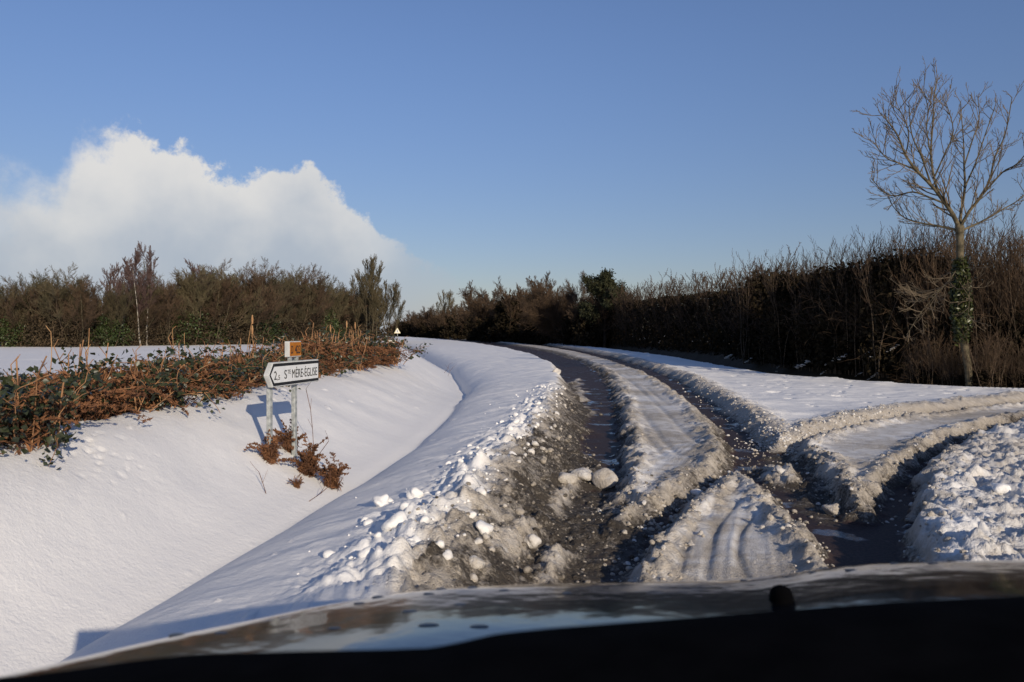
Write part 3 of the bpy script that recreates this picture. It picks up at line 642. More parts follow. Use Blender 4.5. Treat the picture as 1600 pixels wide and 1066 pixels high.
# tall shrubs at the right
def tall_shrub(seed, h, w, nst, nleaf, leafz, tw='twig_brown'):
    rng = np.random.default_rng(seed); segs = []
    for s in range(nst):
        px_, py_ = (rng.random(2)-0.5)*np.array([w, 1.5]); hh = h*(0.55+0.45*rng.random())
        d = np.array([px_*0.06+rng.normal()*0.07, rng.normal()*0.1, 1.0]); d /= np.linalg.norm(d)
        grow(rng, segs, (px_, py_, -0.2), d, hh, 0.017+0.012*rng.random(), 0, 2, 0.15, 0.07, 0.34, 7, 0.5, 0.25, 7, 0.0055, 0.3)
    for s in range(nst//3):
        px_, py_ = (rng.random(2)-0.5)*np.array([w, 1.2])
        d = np.array([rng.normal()*0.5, rng.normal()*0.5, 1.0]); d /= np.linalg.norm(d)
        grow(rng, segs, (px_, py_, rng.random()*1.5), d, 1.8+rng.random(), 0.012, 1, 2, 0.4, -0.10, 0.4, 5, 0.7, 0.3, 6, 0.005, 0.2)
    root = empty('tall_shrub')
    obj('stems', [tubes([s for s in segs if s[4] == 0], 4)], M['stem_brown'], root, True); obj('twigs', [tubes([s for s in segs if s[4] > 0], 3)], M[tw], root)
    base = crown_pts(rng, nleaf//30, w*0.6, 0.8, 0, leafz); P = clump(rng, base, nleaf, 0.22); P[:, 2] = np.abs(P[:, 2])
    obj('undergrowth', [leaves(P, 0.11, rng)], M['dark_leaf'], root); root.location = (0, 0, -500); return root
TSd = [tall_shrub(160+i, 4.5, 2.2, 60, 16000, 3.6, 'twig_dark') for i in range(2)]
TSo = [tall_shrub(165+i, 4.6, 2.2, 56, 2600, 1.8) for i in range(2)]
near_s = [(1205, 2.6, 412, 0), (1250, 2.4, 410, 0), (1295, 2.5, 402, 0), (1340, 2.4, 396, 0), (1385, 2.6, 388, 0), (1425, 2.4, 372, 0), (1468, 2.5, 362, 1), (1512, 2.6, 372, 1), (1556, 2.3, 380, 1), (1600, 2.2, 372, 1), (1650, 2.3, 376, 1), (1710, 2.3, 380, 1), (1790, 2.3, 380, 1)]
for i, (px, off_, top, op) in enumerate(near_s):
    x, Y = eb_point(px, off_); h = H + (520-top)/F*Y - 0.3
    pr = (TSo if op else TSd)[i % 2]
    if px < 1640:
        lab = '%s shrub, %s from the left of the tall right-hand shrubs' % ('dark thick-stemmed' if not op else 'sunlit brown open-twigged', ORD[i])
    else: lab = 'brown twiggy shrub just beyond the right edge of the view, %s along' % ORD[i]
    place(pr, (x, Y, 0.3), (-0.5+0.3*rng.normal()) + math.pi*(i % 3 == 0), h/4.4, lab, 'shrub', 'tall shrubs at the right')
    if px < 1640:   # second rank
        x2, Y2 = eb_point(px+20, off_+1.8)
        place((TSo if op else TSd)[(i+1) % 2], (x2, Y2, 0.3), 2.0+rng.normal(), h/4.4*0.95, 'back-row twiggy shrub behind the %s tall shrub from the left' % ORD[i], 'shrub', 'tall shrubs at the right')

for px, off_, sc_, lab in [(1448, .95, .40, 'low twiggy shrub left of the foot of the ash tree'), (1498, .8, .30, 'low twiggy shrub just in front of the foot of the ash tree'), (1545, .9, .42, 'low twiggy shrub right of the foot of the ash tree'), (1592, .8, .36, 'low twiggy shrub at the right edge of the view by the verge')]:
    x, Y = eb_point(px, off_); place(TSo[0], (x, Y, -.15), px*.7, sc_, lab, 'shrub', 'low shrubs at the foot of the ash', zs=sc_*.85)
# ------------------------------------------------------------ ash tree
def ash():
    rng = np.random.default_rng(33); D0 = 20.0
    def P(zx, zy, dy=0): px, py = 1300+zx/2.01, 90+zy/2.0113; return np.array(pt(px, py, D0+dy))
    base = P(432, 1045); root = empty('ash_tree', tuple(base)); T = []; B = []; Tw = []
    def poly(pl, r0, r1, store, lvl=1, kids=True, dy=0.0):
        n = len(pl); Q = [P(a, b, dy*i/(n-1)) for i, (a, b) in enumerate(pl)]
        R = []
        for i in range(n-1):               # smooth
            for t in np.arange(0, 1, 0.25):
                p0 = Q[max(i-1, 0)]; p1 = Q[i]; p2 = Q[i+1]; p3 = Q[min(i+2, n-1)]
                R.append(0.5*((2*p1)+(-p0+p2)*t+(2*p0-5*p1+4*p2-p3)*t*t+(-p0+3*p1-3*p2+p3)*t**3))
        R.append(Q[-1]); m = len(R)
        for i in range(m-1):
            a, b = r0+(r1-r0)*i/(m-1), r0+(r1-r0)*(i+1)/(m-1)
            store.append((R[i], R[i+1] + (R[i+1]-R[i])*0.04, a, b))
            if kids and i > 1:
                for _ in range(1 + (rng.random() < 0.15)):
                    d = R[i+1]-R[i]; d /= np.linalg.norm(d); a_ = rng.normal(size=3); a_ -= d*a_.dot(d); a_ /= np.linalg.norm(a_)
                    th = 0.55+0.5*rng.random(); nd = d*math.cos(th)+a_*math.sin(th); nd[2] += 0.15
                    L = (0.45+0.75*rng.random())*(1-0.55*i/m)
                    sg = []; grow(rng, sg, R[i+1], nd/np.linalg.norm(nd), L, max(b*0.45, .011), 1, 3, 0.13, 0.10, 0.5, 3.1, 0.55, 0.6, 5, 0.0048, 0.2)
                    for s in sg:
                        Tw.append(s[:4])
    trunk = [(432, 1050), (428, 980), (415, 900), (405, 840), (402, 760), (402, 690), (400, 620), (400, 575), (399, 540)]
    Q = [P(a, b) for a, b in trunk]
    poly(trunk, 0.088, 0.085, T, kids=False)
    T.append((P(399, 552), P(399, 530), 0.10, 0.105)); 
    limbs = [([(399, 542), (375, 490), (340, 440), (305, 395), (250, 340), (215, 290), (190, 230), (165, 190), (128, 150)], .075, -.9), ([(350, 455), (300, 435), (240, 415), (180, 428), (140, 412), (98, 368)], .035, .5),
             ([(396, 545), (330, 530), (270, 520), (210, 500), (172, 462)], .045, 1.0), ([(330, 428), (312, 370), (300, 290), (305, 200), (310, 100), (318, 32)], .045, .6), ([(400, 535), (402, 490), (415, 400), (412, 320), (410, 250), (398, 112)], .055, 1.2),
             ([(402, 530), (430, 480), (470, 430), (500, 370), (515, 300), (550, 220), (572, 98)], .055, -.7), ([(403, 545), (450, 525), (490, 505), (540, 475), (592, 445), (640, 400)], .042, .8), ([(475, 424), (540, 350), (590, 320), (640, 260)], .03, -1.0),
             ([(250, 340), (200, 320), (150, 300), (105, 245)], .028, -.6), ([(300, 388), (270, 300), (235, 220), (225, 110)], .032, -1.3), ([(310, 370), (345, 290), (375, 210), (350, 115)], .028, -.5),
             ([(414, 400), (450, 320), (480, 230), (517, 122)], .03, .9), ([(412, 330), (440, 240), (462, 170), (457, 100)], .025, 1.5), ([(300, 290), (285, 200), (290, 140), (275, 75)], .022, .2), ([(215, 290), (225, 220), (200, 150), (165, 120)], .022, -1.3)]
    allB = []
    for pl, r, dy in limbs: B = []; pl = [(399+(a_-399)*.93, 542+(b_-542)*.93) for a_, b_ in pl]; poly(pl, r*.78, 0.009, B, dy=dy); allB.append(B)
    # drooping lower twigs left of the ivy
    for pl in ([(400, 640), (375, 690), (330, 740), (280, 800), (235, 870)], [(398, 650), (360, 710), (310, 750), (260, 770)], [(402, 600), (412, 660), (430, 740), (425, 820)]):
        B = []; poly(pl, .012, .005, B, dy=-.4); allB.append(B)
    def rel(part): return (part[0]-base, part[1])
    obj('trunk', [rel(tubes(T, 12))], M['bark_ash'], root, True); [obj('limb', [rel(tubes(b_, 7))], M['bark_ash'], root, True) for b_ in allB]; obj('crown', [rel(tubes(Tw, 3))], M['twig_ash'], root)
    Lp = []
    for _ in range(3200):
        z = rng.random(); zy = 640+z*250; i = (1-z); w = 0.09*(0.35+.5*rng.random()+0.3+math.sin(min(max(z, 0), 1)*math.pi))
        c = P(402-(z > .7)*0 + (z-.2)*8, zy); a = rng.random()*6.283; rr = w*math.sqrt(rng.random())+0.08; Lp.append(c+np.array([math.cos(a)*rr, math.sin(a)*rr, rng.normal()*0.05]))
    obj('ivy', [rel(leaves(np.array(Lp), 0.05, rng))], M['ivy_bright'], root)
    tag(root, 'tall bare ash tree with ivy on its trunk in front of the right hedge', 'tree')
ash()

# ------------------------------------------------------------ direction sign
def vec(t): return np.array(t, float)
BO = vec((-2.23, 7.40, 0)); BD = vec((0.198, 0.96, 0)); BDn = BD/np.linalg.norm(BD); NRM = vec((BDn[1], -BDn[0], 0))   # board axis and outward normal
def bp(k, z, n=0.0): p = BO + BD*k + NRM*n; return (p[0], p[1], z)
def prism(poly, n0, n1):
    """poly of (k,z) extruded from n0 to n1 along the board normal"""
    m = len(poly); v = [bp(k, z, n1) for k, z in poly] + [bp(k, z, n0) for k, z in poly]
    me_f = [(list(range(m)))], [list(range(2*m-1, m-1, -1))]
    sides = [[i, i+m, (i+1) % m + m, (i+1) % m] for i in range(m)]
    return v, me_f[0] + me_f[1] + sides
def plain(name, v, f, mat, parent, org, bevel=0):
    me = bpy.data.meshes.new(name); me.from_pydata([tuple(vec(p)-org) for p in v], [], f); me.update(); me.materials.append(mat)
    o = bpy.data.objects.new(name, me); C.objects.link(o); o.parent = parent
    if bevel:
        b = o.modifiers.new('b', 'BEVEL'); b.width = bevel; b.segments = 3
    return o
org = vec(bp(0.35, 0.1)); sg = empty('direction_sign', tuple(org)); tag(sg, 'white arrow-shaped direction sign on two galvanised posts reading Ste Mère-Église', 'road sign')
Z0, Z1 = 0.938, 1.172; zm = (Z0+Z1)/2
shape = [(-0.085, zm), (-0.07, zm+0.022), (0.005, Z1), (1.0, Z1), (1.0, Z0), (0.005, Z0), (-0.07, zm-0.022)]
v, f = prism(shape, -0.045, 0.0); plain('board', v, f, M['sign_edge'], sg, org, 0.006)
face = [(-0.068, zm), (-0.055, zm+0.02), (0.012, Z1-.008), (0.992, Z1-.008), (0.992, Z0+.008), (0.012, Z0+.008), (-0.055, zm-0.02)]
v, f = prism(face, 0.0, 0.0025); plain('face', v, f, M['sign_white'], sg, org)
for nm, pl in (('border', [(0.02, Z1-.012), (0.985, Z1-.012), (0.985, Z1-.040), (0.028, Z1-.040)]), ('border', [(0.028, Z0+.040), (0.985, Z0+.040), (0.985, Z0+.012), (0.02, Z0+.012)]),
               ('border', [(-0.058, zm), (0.019, Z1-.012), (0.034, Z1-.040), (-0.034, zm), (0.034, Z0+.040), (0.019, Z0+.012)]), ('border', [(0.986, Z1-.012), (0.992, Z1-.012), (0.992, Z0+.012), (0.986, Z0+.012)])):
    v, f = prism(pl[::1], 0.0026, 0.0045); plain(nm, v, f, M['sign_black'], sg, org)
def text(body, k0, k1, zb, zh, mat, parent, name='lettering', nn=0.005, bold=0.0):
    cu = bpy.data.curves.new('t', 'FONT'); cu.body = body; cu.size = 1; cu.extrude = 0.0; cu.offset = bold
    t = bpy.data.objects.new('t', cu); C.objects.link(t); dg = bpy.context.evaluated_depsgraph_get()
    me = bpy.data.meshes.new_from_object(t.evaluated_get(dg)); bpy.data.objects.remove(t)
    co = np.array([v.co[:] for v in me.vertices]); x0, x1 = co[:, 0].min(), co[:, 0].max()
    for v in me.vertices:
        k = k0 + (v.co.x-x0)/(x1-x0)*(k1-k0); p = vec(bp(k, zb + v.co.y/0.73*zh, nn)) - org; v.co = p
    me.materials.clear(); me.materials.append(mat); me.name = name
    o = bpy.data.objects.new(name, me); C.objects.link(o); o.parent = parent
    so_ = o.modifiers.new('s', 'SOLIDIFY'); so_.thickness = 0.001; return o
text('2', 0.030, 0.085, 1.008, 0.085, M['sign_black'], sg); text(',', 0.096, 0.108, 1.006, 0.06, M['sign_black'], sg); text('5', 0.114, 0.145, 1.005, 0.048, M['sign_black'], sg)
text('S', 0.235, 0.285, 1.008, 0.088, M['sign_black'], sg); text('TE', 0.297, 0.365, 1.052, 0.042, M['sign_black'], sg)
text('MÈRE-ÉGLISE', 0.395, 0.955, 1.008, 0.088, M['sign_black'], sg)
# posts
for k, zt in ((0.085, 1.06), (0.59, 1.20)):
    b = bp(k, 0, -0.075); z0 = gz(b[0], b[1]) - 0.4
    cs = [(-.027, -.020), (.027, -.020), (.027, .020), (-.027, .020)]
    vv = [bp(k+cx, z, -0.0725+cy) for z in (z0, zt) for cx, cy in cs]; ff = [[0, 1, 5, 4], [1, 2, 6, 5], [2, 3, 7, 6], [3, 0, 4, 7], [4, 5, 6, 7], [3, 2, 1, 0]]
    plain('post', vv, ff, M['galv'], sg, org, 0.006)
# small orange road-number box
v, f = prism([(0.345, 1.212), (0.602, 1.212), (0.602, 1.366), (0.345, 1.366)], -0.052, 0.0); nb = plain('road_number_plate', v, f, M['sign_edge'], sg, org, 0.006)
v, f = prism([(0.356, 1.222), (0.593, 1.222), (0.593, 1.357), (0.356, 1.357)], 0.0, 0.0025); plain('orange_face', v, f, M['sign_orange'], nb, org)
text('D', 0.378, 0.418, 1.246, 0.082, M['sign_black'], nb, bold=0.008); text('423', 0.458, 0.575, 1.246, 0.082, M['sign_black'], nb, bold=0.008)
for k in (0.385, 0.53):
    v, f = prism([(k, 1.168), (k+.03, 1.168), (k+.03, 1.214), (k, 1.214)], -0.04, -0.01); plain('bracket', v, f, M['galv'], sg, org)
for m_ in nb.children: m_.parent = nb

# far warning triangle
x, Y = (621-800)/F*105, 105.0; zb = H - (527-520)/F*Y; fs = empty('warning_sign', (x, Y, zb)); tag(fs, 'small cream triangular warning sign on a post where the road bends away', 'road sign')
def tri(s, zc, y): return [(-s/2, y, zc-s*.433), (s/2, y, zc-s*.433), (0, y, zc+s*.433)]
def plate(s, zc, y0, y1): return tri(s, zc, y0)+tri(s, zc, y1), [[0, 1, 2], [5, 4, 3], [0, 3, 4, 1], [1, 4, 5, 2], [2, 5, 3, 0]]
v, f = plate(0.86, 0.88, -.03, 0); plain('plate', v, f, M['sign_cream'], fs, vec((0, 0, 0)))
v, f = plate(0.60, 0.85, -.034, -.0301); plain('inner_panel', v, f, M['sign_white'], fs, vec((0, 0, 0)))
obj('symbol', [box(-.03, .03, -.040, -.0345, .68, .98)], M['sign_black'], fs); obj('post', [box(-.035, .035, .001, .06, -.5, 1.1)], M['galv'], fs)
# culvert head in the ditch
x, Y = (612-800)/F*62, 62.0; ch = empty('culvert_headwall', (x, Y, H-(538-520)/F*Y)); tag(ch, 'small pale culvert headwall with a dark round opening near the road bend', 'culvert')
obj('headwall', [box(-.30, .30, 0, .3, -.3, .32)], M['concrete'], ch); a = np.arange(16)*2*np.pi/16
obj('opening', [(np.concatenate([np.stack([np.cos(a)*.1, np.full(16, -.004), np.sin(a)*.1+.05], 1)]), np.arange(16)[None])], M['sign_black'], ch)  # flat black disc; the hole's inner shade is put into its colour

# ------------------------------------------------------------ brambles, bracken and stalks on the crest
def frond(rng, segs, LP, p, d, L):
    d = np.array(d, float); n = 9; p = np.array(p, float)
    for i in range(n):
        d = d + rng.normal(size=3)*.10; d[2] -= 0.13; d /= np.linalg.norm(d); q = p+d*L/n; segs.append((p, q, .003, .0025))
        if i > 1:
            for s in (-1, 1):
                sd_ = np.cross(d, (0, 0, 1.0)); sd_ /= np.linalg.norm(sd_)+1e-6; e = sd_*s + d*.5 + rng.normal(size=3)*.3; e /= np.linalg.norm(e); ll = L*.26*(1-i/n*.8)
                for j in range(7):
                    LP.append(q + e*ll*(j+.5)/7)
        p = q
def bramble(seed, w, h, nl, nf, ns, mixg):
    rng = np.random.default_rng(seed); root = empty('bramble_bush'); st = []; fs_ = []; FP = []; LP = []; sk = []
    for _ in range(int(16*w)):
        x, y = (rng.random(2)-.5)*np.array([w, .6]); a = rng.random()*6.28; d = np.array([math.cos(a)*.4, math.sin(a)*.15, 1.0]); sg_ = []
        grow(rng, sg_, (x, y, -.05), d/np.linalg.norm(d), h*(.8+.5*rng.random()), .006, 0, 1, .25, -.09, .5, 3, .7, .4, 8, .003)
        for s in sg_:
            st.append(s[:4]);
            if rng.random() < .6*mixg:
                for _k in range(3): LP.append(s[1]+rng.normal(size=3)*.035)
    for _ in range(nl):
        x, y = (rng.random(2)-.5)*np.array([w, .65]); z = rng.random()**.8*h*(.55+.4*vn(np.array([x*3+seed]), np.array([.3]), 3)[0]+.2); LP.append(np.array([x, y, z]))
    for _ in range(nf):
        x, y = (rng.random(2)-.5)*np.array([w, .7]); a = rng.random()*6.28; u_ = .4+.9*rng.random(); d = np.array([math.cos(a), math.sin(a)*.8, u_]); frond(rng, fs_, FP, (x, y, h*.5*rng.random()), d/np.linalg.norm(d), .25+.32*rng.random())
    m = int(nf*110); B = np.stack([(rng.random(m)-.5)*w, (rng.random(m)-.5)*.6, rng.random(m)**1.2*h*.72], 1); FP2 = list(B)
    for _ in range(ns):
        x, y = (rng.random(2)-.5)*np.array([w, .6]); d = np.array([rng.normal()*.12, rng.normal()*.12, 1.0]); L = h*(.7+.75*rng.random()**2); sg_ = []
        grow(rng, sg_, (x, y, -.05), d/np.linalg.norm(d), L, .0065+.004*rng.random(), 0, 1, .07, 0, .2, 1.6, .8, .6, 6, .003, .5); sk += [s[:4] for s in sg_]
    obj('stems', [tubes(st, 4), tubes(sk, 4)], M['bramble_stalk'], root)
    if LP: obj('leaves', [leaves(np.array(LP), .034, rng, stretch=1.25)], M['bramble_leaf'], root)
    obj('dead_fronds', [tubes(fs_, 3), leaves(np.array(FP), .012, rng, stretch=3.2, up=.2), leaves(np.array(FP2), .014, rng, stretch=6)], M['bracken'], root)
    root.location = (0, 0, -500); return root
BRg = [bramble(200+i, 1.1, .46, 1500, 16, 8, 1.0) for i in range(2)]
BRr = [bramble(210+i, 1.1, .50, 200, 42, 20, .35) for i in range(3)]
BRx = [bramble(220+i, 1.1, .48, 650, 30, 14, .7) for i in range(2)]
bl = [(-60, 700, 'g'), (10, 682, 'g'), (62, 668, 'x'), (112, 657, 'x'), (138, 652, 'x'), (160, 648, 'r'), (182, 642, 'x'), (205, 634, 'r'), (238, 628, 'r'), (272, 621, 'g'), (305, 615, 'x'), (336, 609, 'g'), (362, 604, 'x'), (388, 599, 'r'), (410, 594, 'r'), (430, 590, 'x'), (448, 586, 'x'), (466, 582, 'r'), (484, 579, 'r'), (500, 576, 'r'), (515, 573, 'r'), (530, 571, 'r'), (545, 569, 'x'), (560, 567, 'r'), (574, 565, 'x')]
kinds = {'g': 'dark green leafy bramble', 'r': 'rust-brown dead bracken clump', 'x': 'mixed green bramble and rusty bracken clump'}
lists = {'g': BRg, 'r': BRr, 'x': BRx}; cnt = {'g': 0, 'r': 0, 'x': 0}
def sgn(i): return ORD[i]
for i, (px, py, kd) in enumerate(bl):
    x, Y = at(px, py, .74); xh, Yh = hit(max(px, 1), py)
    if abs(Yh-Y) < 2.5: x, Y = (x+xh)/2, (Y+Yh)/2
    Y += .12; x -= .08; n = cnt[kd]; cnt[kd] += 1
    s = np.interp(px, [0, 200, 300, 420, 480, 600], [1.0, 1.25, 1.25, 1.25, 1.6, 1.7])
    o = place(lists[kd][n % len(lists[kd])], (x, Y, max(gz(x, Y), .74 if px < 260 else (.66 if px < 500 else .5))-.04), 1.2 + .35*rng.normal() + math.pi*(i % 2), s, '%s, %s from the left along the snowy crest' % (kinds[kd], ORD[i]), 'bramble' if kd == 'g' else ('bracken' if kd == 'r' else 'undergrowth'), 'brambles and bracken along the crest', zs=s*(np.interp(px, [0, 180], [.95, .9]) if px < 180 else (.8, .6, .9, .68)[i % 4]))
    o.name = {'g': 'bramble_bush', 'r': 'bracken_clump', 'x': 'bramble_thicket'}[kd]
# tall dry stems standing over the thicket
rng = np.random.default_rng(8)
def stem(px, pyb, pyt, Y, lab, head=False):
    x = (px-800)/F*Y; z0 = gz(x, Y); zt = H-(pyt-520)/F*Y; o = empty('dry_stalk', (x, Y, z0)); sg_ = []
    grow(rng, sg_, (0, 0, -.1), (rng.normal()*.05, 0, 1), zt-z0+.1, .007, 0, 1, .09, 0, .15, 2 if not head else 0, .7, .55, 7, .004, .5)
    obj('stem', [tubes([s[:4] for s in sg_], 5)], M['stalk'], o, True)
    if head: p = sg_[-1][1]; obj('seed_head', [tubes([(p-np.array([0, 0, .08]), p, .014, .02), (p, p+np.array([0, 0, .07]), .02, .008)], 6)], M['stalk'], o, True)
    tag(o, lab, 'dry stalk', 'dry stalks over the bramble line')
for a in [(82, 0, 517, 8.3, 'bent dry stalk over the left brambles, leftmost of the tall stalks', 0), (128, 0, 512, 8.6, 'tall rusty dry stalk, second from the left over the brambles', 0), (268, 0, 514, 11, 'tall straight rusty stalk standing above the middle brambles', 0), (290, 0, 520, 11.4, 'arching dry stalk right of the tall straight rusty stalk', 0),
          (385, 0, 498, 13, 'pale upright stalk left of the road-number plate', 1), (397, 0, 514, 13.4, 'shorter pale stalk beside the upright one left of the road-number plate', 1), (524, 0, 512, 17, 'pale dry stalk, first right of the direction sign', 1), (537, 0, 506, 17.5, 'thickest pale stalk with a seed head right of the direction sign', 1),
          (545, 0, 513, 17.2, 'dry stalk just right of the thickest pale stalk', 0), (553, 0, 507, 18, 'tall thin stalk near the right end of the bramble line', 1), (558, 0, 511, 18.2, 'last tall stalk at the right end of the bramble line', 0)]: stem(*a[:5], head=bool(a[5]))
# dead fern tufts at the sign
def tuft(seed, nf, h, w):
    rng = np.random.default_rng(seed); root = empty('fern_tuft'); fs_ = []; FP = []
    for _ in range(nf):
        a = rng.random()*6.28; d = np.array([math.cos(a)*.5, math.sin(a)*.5, 1.1+.6*rng.random()]); frond(rng, fs_, FP, (rng.normal()*w*.2, rng.normal()*w*.2, h*.35*rng.random()), d/np.linalg.norm(d), h*(.9+.7*rng.random()))
    B = rng.normal(size=(nf*45, 3))*np.array([w*.28, w*.28, h*.2])+np.array([0, 0, h*.33]); B[:, 2] = np.abs(B[:, 2])
    obj('fronds', [tubes(fs_, 3), leaves(np.array(FP), .010, rng, stretch=3, up=.5), leaves(B, .009, rng, stretch=7, up=.4)], M['bracken'], root); root.location = (0, 0, -500); return root
for i, (px, py, s, lab) in enumerate([(452, 706, .95, 'rust-brown fern tuft between the two sign posts'), (421, 722, .85, 'dark brown fern tuft left of the near sign post'), (480, 742, 1.0, 'drooping tan fern tuft right of the far sign post'), (518, 762, .9, 'reddish fern tuft farthest right of the sign'), (463, 762, .35, 'tiny fern scrap low in front of the sign posts')]):
    t = tuft(300+i, 20, .23, .13)
    for z_ in (0, 1):
        Y = 7.6
        x, Y = hit(px, py)
    place(t, (x, Y, gz(x, Y)-.02), 1.1*i, s, lab, 'fern', 'dead fern tufts by the sign')
def twig(pts_, Y0, lab, nm='bare_twig'):
    x = (pts_[0][0]-800)/F*Y0
    Y = Y0
    if Y0 < 15: x, Y = hit(*pts_[0])
    b = np.array(pt(*pts_[0], Y)); P_ = [np.array(pt(a, c, Y+.05*i))-b for i, (a, c) in enumerate(pts_)]; o = empty(nm, tuple(b)); s_ = []; r_ = np.random.default_rng(int(pts_[0][0]))
    for i in range(len(P_)-1):
        s_.append((P_[i], P_[i+1], .0035, .0028))
        sg_ = []; grow(r_, sg_, P_[i+1], (r_.normal()*.6, r_.normal()*.3, .7), .12, .002, 1, 1, .3, 0, .5, 2, .7, .5, 3, .0015); s_ += [q[:4] for q in sg_]
    obj('twigs', [tubes(s_, 4)], M['bramble_stem'], o); tag(o, lab, 'twig', 'bare twigs by the sign')
twig([(415, 772), (410, 755), (404, 738)], 7.4, 'short rusty forked twig in the snow left of the near post')
twig([(482, 784), (500, 772), (516, 758)], 7.3, 'thin bare twigs lying in the snow below the fern tufts')
twig([(468, 742), (485, 728), (513, 690)], 7.8, 'long bare stem leaning right from the fern tufts')
twig([(490, 705), (488, 670), (485, 640), (478, 608)], 8.6, 'long thin curved grass stem rising behind the far post')
twig([(310+390, 588), (703, 580), (708, 574)], 20, 'dark twigs poking from the ditch hollow beyond the mound')
twig([(694, 583), (700, 576), (701, 570)], 20, 'smaller dark twigs left of the others in the ditch hollow')

# ------------------------------------------------------------ snow clods
def blob(rng, n=1, sub=2):
    import bmesh
    bm = bmesh.new(); bmesh.ops.create_icosphere(bm, subdivisions=sub, radius=1); v = np.array([x.co[:] for x in bm.verts]); f = np.array([[q.index for q in x.verts] for x in bm.faces]); bm.free()
    out = []
    for i in range(n):
        a = rng.normal(size=(6, 3)); a /= np.linalg.norm(a, axis=1)[:, None]; w = v.copy()
        for k_ in range(6): w *= (1 + .085*np.sin(w @ a[k_]*3.7 + rng.random()*6))[:, None]
        w *= np.array([1, 1.0+.2*rng.random(), .85]); out.append(w)
    return out, f
def set_wear(me, d):
    ca = me.attributes.new('wear', 'FLOAT_COLOR', 'POINT'); n = len(me.vertices)
    d = np.broadcast_to(d, (n,)); ca.data.foreach_set('color', np.stack([d, np.zeros(n), np.zeros(n), np.ones(n)], 1).astype(np.float32).ravel())
rng = np.random.default_rng(44); BL, BF = blob(rng, 8); BL3, BF3 = blob(rng, 8, 4)
BL3 = [b*(1 + .09*(bil(b[:, 0]*1.3+b[:, 2]+5, b[:, 1]*1.3-b[:, 2]*.7+5, 1.2, 4, 500+i)-.7))[:, None] for i, b in enumerate(BL3)]
def scatter(name, label, P, R, Dt):
    zs = gzs(P); V = []; Fc = []; dd = []
    for i in range(len(P)):
        b = BL[i % 8]; a = rng.random()*6.28; c, s = math.cos(a), math.sin(a); w = b @ np.array([[c, s, 0], [-s, c, 0], [0, 0, 1]])*R[i]; w = w + np.array([P[i][0], P[i][1], zs[i]+R[i]*.25]); Fc.append(BF+len(V)*len(b)); V.append(w); dd.append(np.full(len(b), Dt[i]))
    me = mesh_np(name, [(np.concatenate(V), np.concatenate(Fc))], True); set_wear(me, np.concatenate(dd)); o = obj(name, me, M['snow']); tag(o, label, None, None, 'stuff'); return o
# loose crumbs along the ploughed bank and over the slush
P, R, Dt = [], [], []
for _ in range(700):
    Y = 3.8 + rng.random()**1.3*13; xa = np.interp(Y, AY, AX); u = -rng.normal()*.30 + (-.18 if rng.random() < .6 else .2)
    x = xa+u; r = .006+.032*rng.random()**4; P.append((x, Y)); R.append(r); Dt.append(min(.8, max(0, .8*ss(-.05, .45, np.array(u))[()])))
scatter('snow_crumbs', 'crumbled snow along the ploughed bank left of the wheel tracks', P, R, Dt)
P, R, Dt = [], [], []
while len(P) < 1200:
    x, Y = rng.random()*4.2-.8, 4.2+rng.random()*7
    p = np.array([x]), np.array([Y])
    if sdf(SL1, *p)[0] > -.1 or sdf(SL2, *p)[0] > -.15: P.append((x, Y)); R.append(.005+.016*rng.random()**4); Dt.append(.5+.4*rng.random())
for nm, (pl, top, d0) in ISL.items():
    Q = polyw(pl, top)
    for _ in range(500):
        i = rng.integers(len(Q)); a, b = np.array(Q[i]), np.array(Q[(i+1) % len(Q)]); p = a+(b-a)*rng.random()+rng.normal(size=2)*.10
        if 4.2 < p[1] < 14: P.append(tuple(p)); R.append(.006+.016*rng.random()**3); Dt.append(.25+.4*rng.random())
for _ in range(1500):
    i = rng.integers(6, 14); a, b = np.array(Epoly[i]), np.array(Epoly[i+1]); p = a+(b-a)*rng.random()+rng.normal(size=2)*.16; P.append(tuple(p)); R.append(.006+.018*rng.random()**3); Dt.append(.2+.35*rng.random())
scatter('slush_crumbs', 'brown and grey crumbs of slush in and beside the wheel tracks', P, R, Dt)
big = [(757, 824, .045, 'lone bright lump of snow at the foot of the bank beside the slush', .05), (596, 782, .055, 'rounded snow lump on top of the bank, uppermost of the lumps', 0), (870, 568, .10, 'squarish tan lump of snow on the bend of the left rut', .35), (886, 742, .075, 'left one of three snow lumps at the head of the slush', .40), (912, 736, .085, 'middle one of three snow lumps at the head of the slush', .35),
       (944, 742, .10, 'right and largest of three snow lumps at the head of the slush', .42), (648, 770, .05, 'pale lump on the bank crest right of the uppermost lump', 0), (620, 815, .06, 'large crumbly snow lump on the shaded side of the bank', 0), (1222, 733, .06, 'dirty snow lump between the near wedge and the right island', .3), (1302, 795, .06, 'brown slush lump at the tip of the right island', .5),
       (1528, 735, .085, 'tan snow lump at the top of the lower right snow heap', .25), (1565, 760, .06, 'white snow lump near the right edge on the lower right heap', .05), (1090, 768, .05, 'snow lump at the left edge of the near wedge', .15), (1278, 703, .04, 'small clod at the left tip of the right island', .3), (832, 845, .045, 'tan lump on the slush ridge in the left rut', .3)]
for i, (px, py, r, lab, d) in enumerate(big):
    Y = 6.0
    x, Y = hit(px, py+r*F/9)
    b = BL3[i % 8]*r; me = mesh_np('snow_clod', [(b, BF3)], True); set_wear(me, np.array(d)); o = obj('snow_clod', me, M['snow']); o.location = (x, Y, gz(x, Y)+r*.35)
    tag(o, lab, 'snow lump', 'snow lumps by the wheel tracks')

